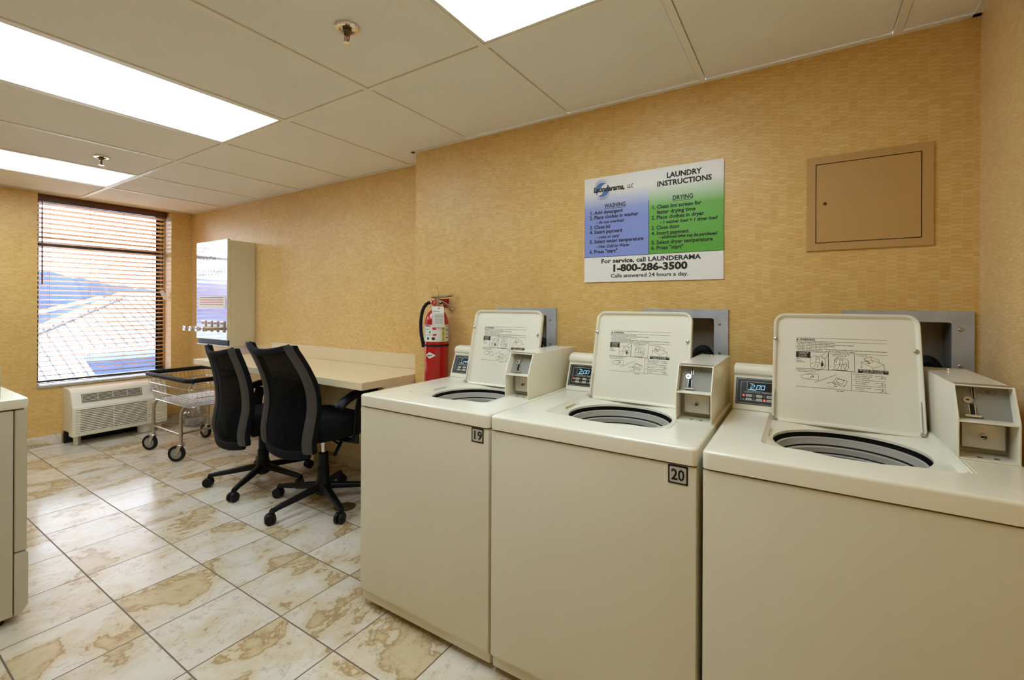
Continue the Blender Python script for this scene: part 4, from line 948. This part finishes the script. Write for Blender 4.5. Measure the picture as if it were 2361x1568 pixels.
b = MB(); b.face([AP(.515, .022, .0016), AP(.655, .022, .0016), AP(.655, .098, .0016), AP(.515, .098, .0016)], 'white')
for y, v in ((.53, .060), (.56, .062), (.532, .044)): b.stroke([(y, v), (y+.018, v)], .004, 'ink', lambda x, yy: AP(x, yy, .0024))
for y, v in ((.60, .078), (.625, .076), (.605, .055)): b.stroke([(y, v), (y+.014, v)], .004, 'ink', lambda x, yy: AP(x, yy, .0024))
b.stroke([(.602, .066), (.612, .066)], .005, 'redink', lambda x, yy: AP(x, yy, .0024)); b.build('control_panel', cover, weld=False)
b = MB(); 
for (y0, y1) in ((.050, .262), (.270, .500)):
    for k in range(13):
        zz = .118+.0145*k; b.face([(.2725, y0, zz), (.2725, y1, zz), (.2725, y1, zz+.006), (.2725, y0, zz+.006)], 'acdark')
b.build('intake_slots', cover, weld=False)
b = MB()
for k in range(14):
    zz = .1135+.0145*k; b.box(.270, .2775, .020, aw_-.014, zz, zz+.0062, 'acbody', .002, 1)
b.build('intake_louvers', cover)
for y in (.028, aw_-.05):
    b = MB(); b.box(.175, .205, y, y+.032, 0, .108, 'white', .002); b.box(.205, .211, y+.026, y+.040, 0, .090, 'grillegrey', .001); b.build('leg', t)
b = MB(); b.box(.012, .05, .004, aw_-.004, .0, .095, 'rubber', .002); b.build('cavity_shade', t)  # black slab put in for the shade of the cavity under the sleeve

# ------------------------------------------------------------------ wooden blind
t = thing('window_blind', 'wooden slatted venetian blind hanging open over the bright window', 'blind', (-5.395, 1.045, H))
bw_ = 1.957-1.045
b = MB(); b.box(-.035, .03, 0, bw_, -.052, -.001, 'wooddark', .002); b.box(.030, .042, -.002, bw_+.004, -.060, -.001, 'wooddark', .002); b.build('valance', t)
b = MB(); ph = math.radians(13); n = 37
for k in range(n):
    zz = -.075-.0403*k; c, s = math.cos(ph)*.0245, math.sin(ph)*.0245
    b.prism([(-c, zz-s-.0013), (c, zz+s-.0013), (c, zz+s+.0013), (-c, zz-s+.0013)], .004, bw_-.004, 'wood', 'xz')
b.build('slats', t, weld=False)
zb_ = -.075-.0403*n-.002
b = MB(); b.box(-.026, .026, .003, bw_-.003, zb_-.006, zb_+.006, 'wooddark', .003); b.build('bottom_rail', t)
b = MB()
for y in (.085, .345, .585, .815):
    for x in (-.026, .026): b.tube([(x, y, -.05), (x, y, zb_)], .0008, 'cord', 4)
b.build('ladder_cords', t, weld=False)
b = MB(); b.tube([(.050, .034, -.055), (.050, .034, -.20), (.050, .036, -.755)], [.003, .0045, .005], 'wooddark', 8); b.build('tilt_wand', t)
b = MB()
for y in (.862, .872): b.tube([(.046, y, -.055), (.046, y+.002, -.80)], .0008, 'white', 4)
b.build('lift_cord', t)
b = MB(); b.box(-.002, .002, -.018, .018, -.075, .02, 'paper', .001, 1, Matrix.Translation((.050, .878, -.80))@Matrix.Rotation(.45, 4, 'X')); tag(b.build('cord_cleat_tag', t), 'pale tag on the blind cord')

# ------------------------------------------------------------------ soap vending cabinet
t = thing('soap_dispenser', 'tall wall-mounted soap vending cabinet with polished front and four coin slides', 'vending machine', (-4.07, YR, .815))
sx0 = -4.625+4.07; sd = 1.927-YR; sh = .915
b = MB(); b.box(sx0, 0, sd+.022, -.001, 0, sh-.012, 'soapbody', .002, 1); b.box(sx0, 0, sd, sd+.0215, .055, sh, 'soapbody', .002, 1); b.box(sx0, 0, sd, sd+.0215, 0, .012, 'soapbody', .002, 1)
b.box(sx0+.02, -.012, sd+.010, sd+.0225, .012, .054, 'rubber'); b.build('cabinet', t)
b = MB(); ww, wh = -.006-(sx0+.006), sh-.006-.061; nx, nz = 24, 40
# thin sheet with a faint natural ripple near its lower edge
vs = [[b.bm.verts.new((sx0+.006+ww*a/nx, sd-.0012+.00022*math.sin(9*c/nz+3.1*a/nx)*(1-c/nz)**2, .061+wh*c/nz)) for a in range(nx+1)] for c in range(nz+1)]
b.mi('mirror')
for c in range(nz):
    for a in range(nx): b.bm.faces.new((vs[c][a], vs[c][a+1], vs[c+1][a+1], vs[c+1][a]))
face_ = b.build('front_plate', t, smooth_angle=180)
fm = lambda x, y: (sx0+.02+x, sd-.0022, y)
for s_, y, wd in (('SOAP', .82, .19), ('BLEACH', .73, .31), (',', .69, None), ('SOFTENERS', .615, .49), (',', .29, None)):
    b = MB(); b.text(s_, 0.01, y, .075, 'grillegrey', fm, bold=-.012, width=wd); b.build('lettering', face_, weld=False)
b = MB(); b.stroke(rrect(.42, .50, .765, .80, .003, 2), .004, 'redink', fm, True); b.stroke(rrect(.455, .515, .865, .905, .003, 2), .003, 'grillegrey', fm, True)
b.build('sticker', face_, weld=False)
b = MB(); b.face([fm(.02, .325), fm(.51, .325), fm(.51, .435), fm(.02, .435)], 'paper')
for k, yy in enumerate((.36, .38, .40, .42)): b.stroke([(.05, yy), (.47, yy)], .005, 'redink', lambda x, y: (sx0+.02+x, sd-.0028, y))
b.build('price_card', face_, weld=False)
for k in range(4):
    x = -4.137-.111*k+4.07; zz = .157
    b = MB(); b.box(x-.040, x+.030, sd-.010, sd-.001, zz-.035, zz+.062, 'steel', .002); b.box(x-.030, x+.020, sd-.0125, sd-.0102, zz+.026, zz+.056, 'paper', .001, 1); b.stroke([(x-.022, zz+.041), (x+.012, zz+.041)], .010, 'redink', lambda a, c: (a, sd-.0128, c))
    b.box(x-.028, x+.014, sd-.145, sd-.010, zz-.014, zz+.010, 'steel', .004); b.box(x-.032, x+.018, sd-.158, sd-.145, zz-.020, zz+.018, 'chrome', .005); b.build('coin_slide', t)

# ------------------------------------------------------------------ dryer at the left edge, floor drain and bits behind the cart
t = thing('dryer', 'almond tumble dryer seen from its side at the left edge of the photo', 'dryer', (-2.434, .455, 0))
b = MB(); b.box(-.66, 0, -.74, -.036, .030, .785, 'shaded_enamel', .003); b.build('cabinet', t)
b = MB(); b.box(-.661, .002, -.742, .003, .789, .829, 'enamel', .010, 3); b.build('top', t)
b = MB(); b.box(-.66, 0, -.033, 0, .262, .785, 'shaded_enamel', .006, 3); b.build('front_panel', t)
b = MB(); b.prism([(-.033, .030), (-.014, .030), (.004, .060), (.004, .250), (-.002, .258), (-.033, .258)], -.66, 0, 'shaded_enamel', 'yz', .003); b.build('lower_panel', t)
b = MB(); b.box(-.62, -.008, -.62, -.066, .830, .944, 'shaded_enamel', .006, 3); b.build('control_console', t)
for x in (-.05, -.61):
    for y in (-.07, -.69): b = MB(); b.lathe([(.020, 0), (.022, .008), (.022, .02), (.008, .022), (.008, .031)], (x, y, 0), 'rubber', 14); b.build('foot', t)
b = MB(); b.box(-.001, .0015, -.12, -.05, .034, .062, 'shaded_enamel', .0006, 1); b.build('vent_plate', t)
b = MB(); b.lathe([(.060, 0), (.060, .003), (.056, .004), (.030, .0045), (.01, .0045)], (-2.243, 1.708, 0), 'brass', 36); tag(b.build('floor_drain'), 'round dull brass floor cleanout cover beside a caster of the nearer chair', 'floor drain')
b = MB(); b.lathe([(.050, 0), (.055, .003), (.060, .075), (.056, .077), (.050, .07)], (-5.12, 1.715, 0), 'white', 24); tag(b.build('plastic_tub'), 'small white plastic tub on the floor under the air conditioner', 'tub')
b = MB(); tb = bmesh.new(); bmesh.ops.create_icosphere(tb, subdivisions=4, radius=1.0)
for v in tb.verts:
    p = v.co; k = 1+.16*math.sin(7*p.x+3*p.z)*math.sin(6*p.y-4*p.z)+.10*math.sin(13*p.x+11*p.y+9*p.z); q = p*k
    v.co = Vector((-4.98+q.x*.13, 2.04+q.y*.085, max(.002, .105+q.z*.105+.05*max(0, q.z)**2)))
b._merge(tb, 'bag'); tag(b.build('plastic_bag', smooth_angle=25), 'crumpled clear plastic bag on the floor in the corner behind the cart', 'bag')
t = thing('wall_outlet', 'white wall outlet low on the wall behind the wire cart', 'outlet', (-5.215, YR, .31))
b = MB(); b.box(-.036, .036, -.006, 0, 0, .115, 'white', .002); b.build('cover_plate', t)
b = MB(); b.box(-.018, .018, -.030, -.006, .055, .100, 'rubber', .004); b.tube(bez([(0, -.03, .06), (0, -.05, .0), (.02, -.03, -.12), (-.01, -.03, -.22), (-.04, -.06, -.29)], 6), .005, 'white', 8); b.build('power_plug', t)

# ------------------------------------------------------------------ outside the window
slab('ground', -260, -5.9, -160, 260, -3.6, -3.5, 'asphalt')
t = thing('neighbouring_roof', 'white standing-seam metal hip roof seen through the blind', 'roof')
zr = lambda x: .51-.4*(x+8.5)
b = MB()
poly = [(-7.0, -.39), (-10.51, 3.12), (-10.51, 9.0), (-8.5, 9.0), (-8.5, 2.08), (-7.0, 2.08)]
up = [(x, y, zr(x)) for x, y in poly]; dn = [(x, y, zr(x)-.06) for x, y in poly]
b.fill([up], 'roofwhite'); b.fill([dn], 'roofwhite'); b.skirt(up, dn, 'roofwhite', False)
b.face([(-10.51, 3.12, zr(-10.51)), (-10.51, 9, zr(-10.51)), (-12.5, 9, zr(-8.52)), (-12.5, 3.12, zr(-8.52))], 'roofwhite')
b.build('roof_panels', t, weld=False)
b = MB(); y = -.2
while y < 8.9:
    xh = -7.39-y if y < 3.12 else -10.51     # top of the seam on the hip or the ridge
    xe = -7.0 if y < 2.08 else -8.5
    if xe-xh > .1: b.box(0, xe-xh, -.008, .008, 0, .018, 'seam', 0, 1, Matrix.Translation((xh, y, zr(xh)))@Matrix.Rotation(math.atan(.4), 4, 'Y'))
    y += .13
b.build('seams', t, weld=False)
b = MB(); b.tube([(-7.0, -.39, zr(-7)+.02), (-10.51, 3.12, zr(-10.51)+.02), (-10.51, 9, zr(-10.51)+.02)], .05, 'roofwhite', 8); b.build('ridge_cap', t)
b = MB(); b.prism([(1.0, -3.5), (1.0, .46), (3.475, 1.27), (6.0, .45), (6.0, -3.5)], -12.9, -12.7, 'render_wall', 'yz'); b.build('gable_wall', t)
b = MB(); b.tube([(-12.65, 1.0, .51), (-12.65, 3.475, 1.32)], .035, 'roofwhite', 6); b.build('rake_board', t)
b = MB(); b.tube([(-6.88, -.39, zr(-6.88)+.01), (-10.36, 3.12, zr(-10.36)+.01)], .022, 'seam', 6); b.build('hip_shadow_line', t)  # dark tube standing in for the shadow below the ridge cap
b = MB(); b.box(-8.58, -8.44, 2.1, 9, .36, .47, 'render_wall', .01); b.build('gutter', t)
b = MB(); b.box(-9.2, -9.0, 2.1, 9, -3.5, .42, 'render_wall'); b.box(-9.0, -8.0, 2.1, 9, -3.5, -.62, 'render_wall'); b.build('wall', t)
b = MB(); 
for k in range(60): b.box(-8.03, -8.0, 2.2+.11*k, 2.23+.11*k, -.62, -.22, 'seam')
b.box(-8.04, -7.99, 2.1, 9, -.24, -.19, 'render_wall'); tag(b.build('railing', t))
rnd = random.Random(3); b = MB()
N_ = 200; X_ = -125
pts = [(X_+rnd.uniform(-1, 1), -60+1.2*k) for k in range(N_)]
tops = [max(3.4, 8.0-.19*(p[1]-22))+rnd.uniform(-.45, .45) if p[1] > 5 else 8.5 for p in pts]
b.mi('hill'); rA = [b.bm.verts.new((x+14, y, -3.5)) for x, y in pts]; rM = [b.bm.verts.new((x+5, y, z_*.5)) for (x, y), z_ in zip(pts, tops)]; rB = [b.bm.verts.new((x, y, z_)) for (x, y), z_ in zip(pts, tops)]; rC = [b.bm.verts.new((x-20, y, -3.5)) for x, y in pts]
for A_, B_ in ((rA, rM), (rM, rB), (rB, rC)):
    for k in range(N_-1): b.bm.faces.new((A_[k], A_[k+1], B_[k+1], B_[k]))
tag(b.build('wooded_hill', weld=False), 'hazy blue wooded hill on the horizon outside the window', 'hill', kind='structure')
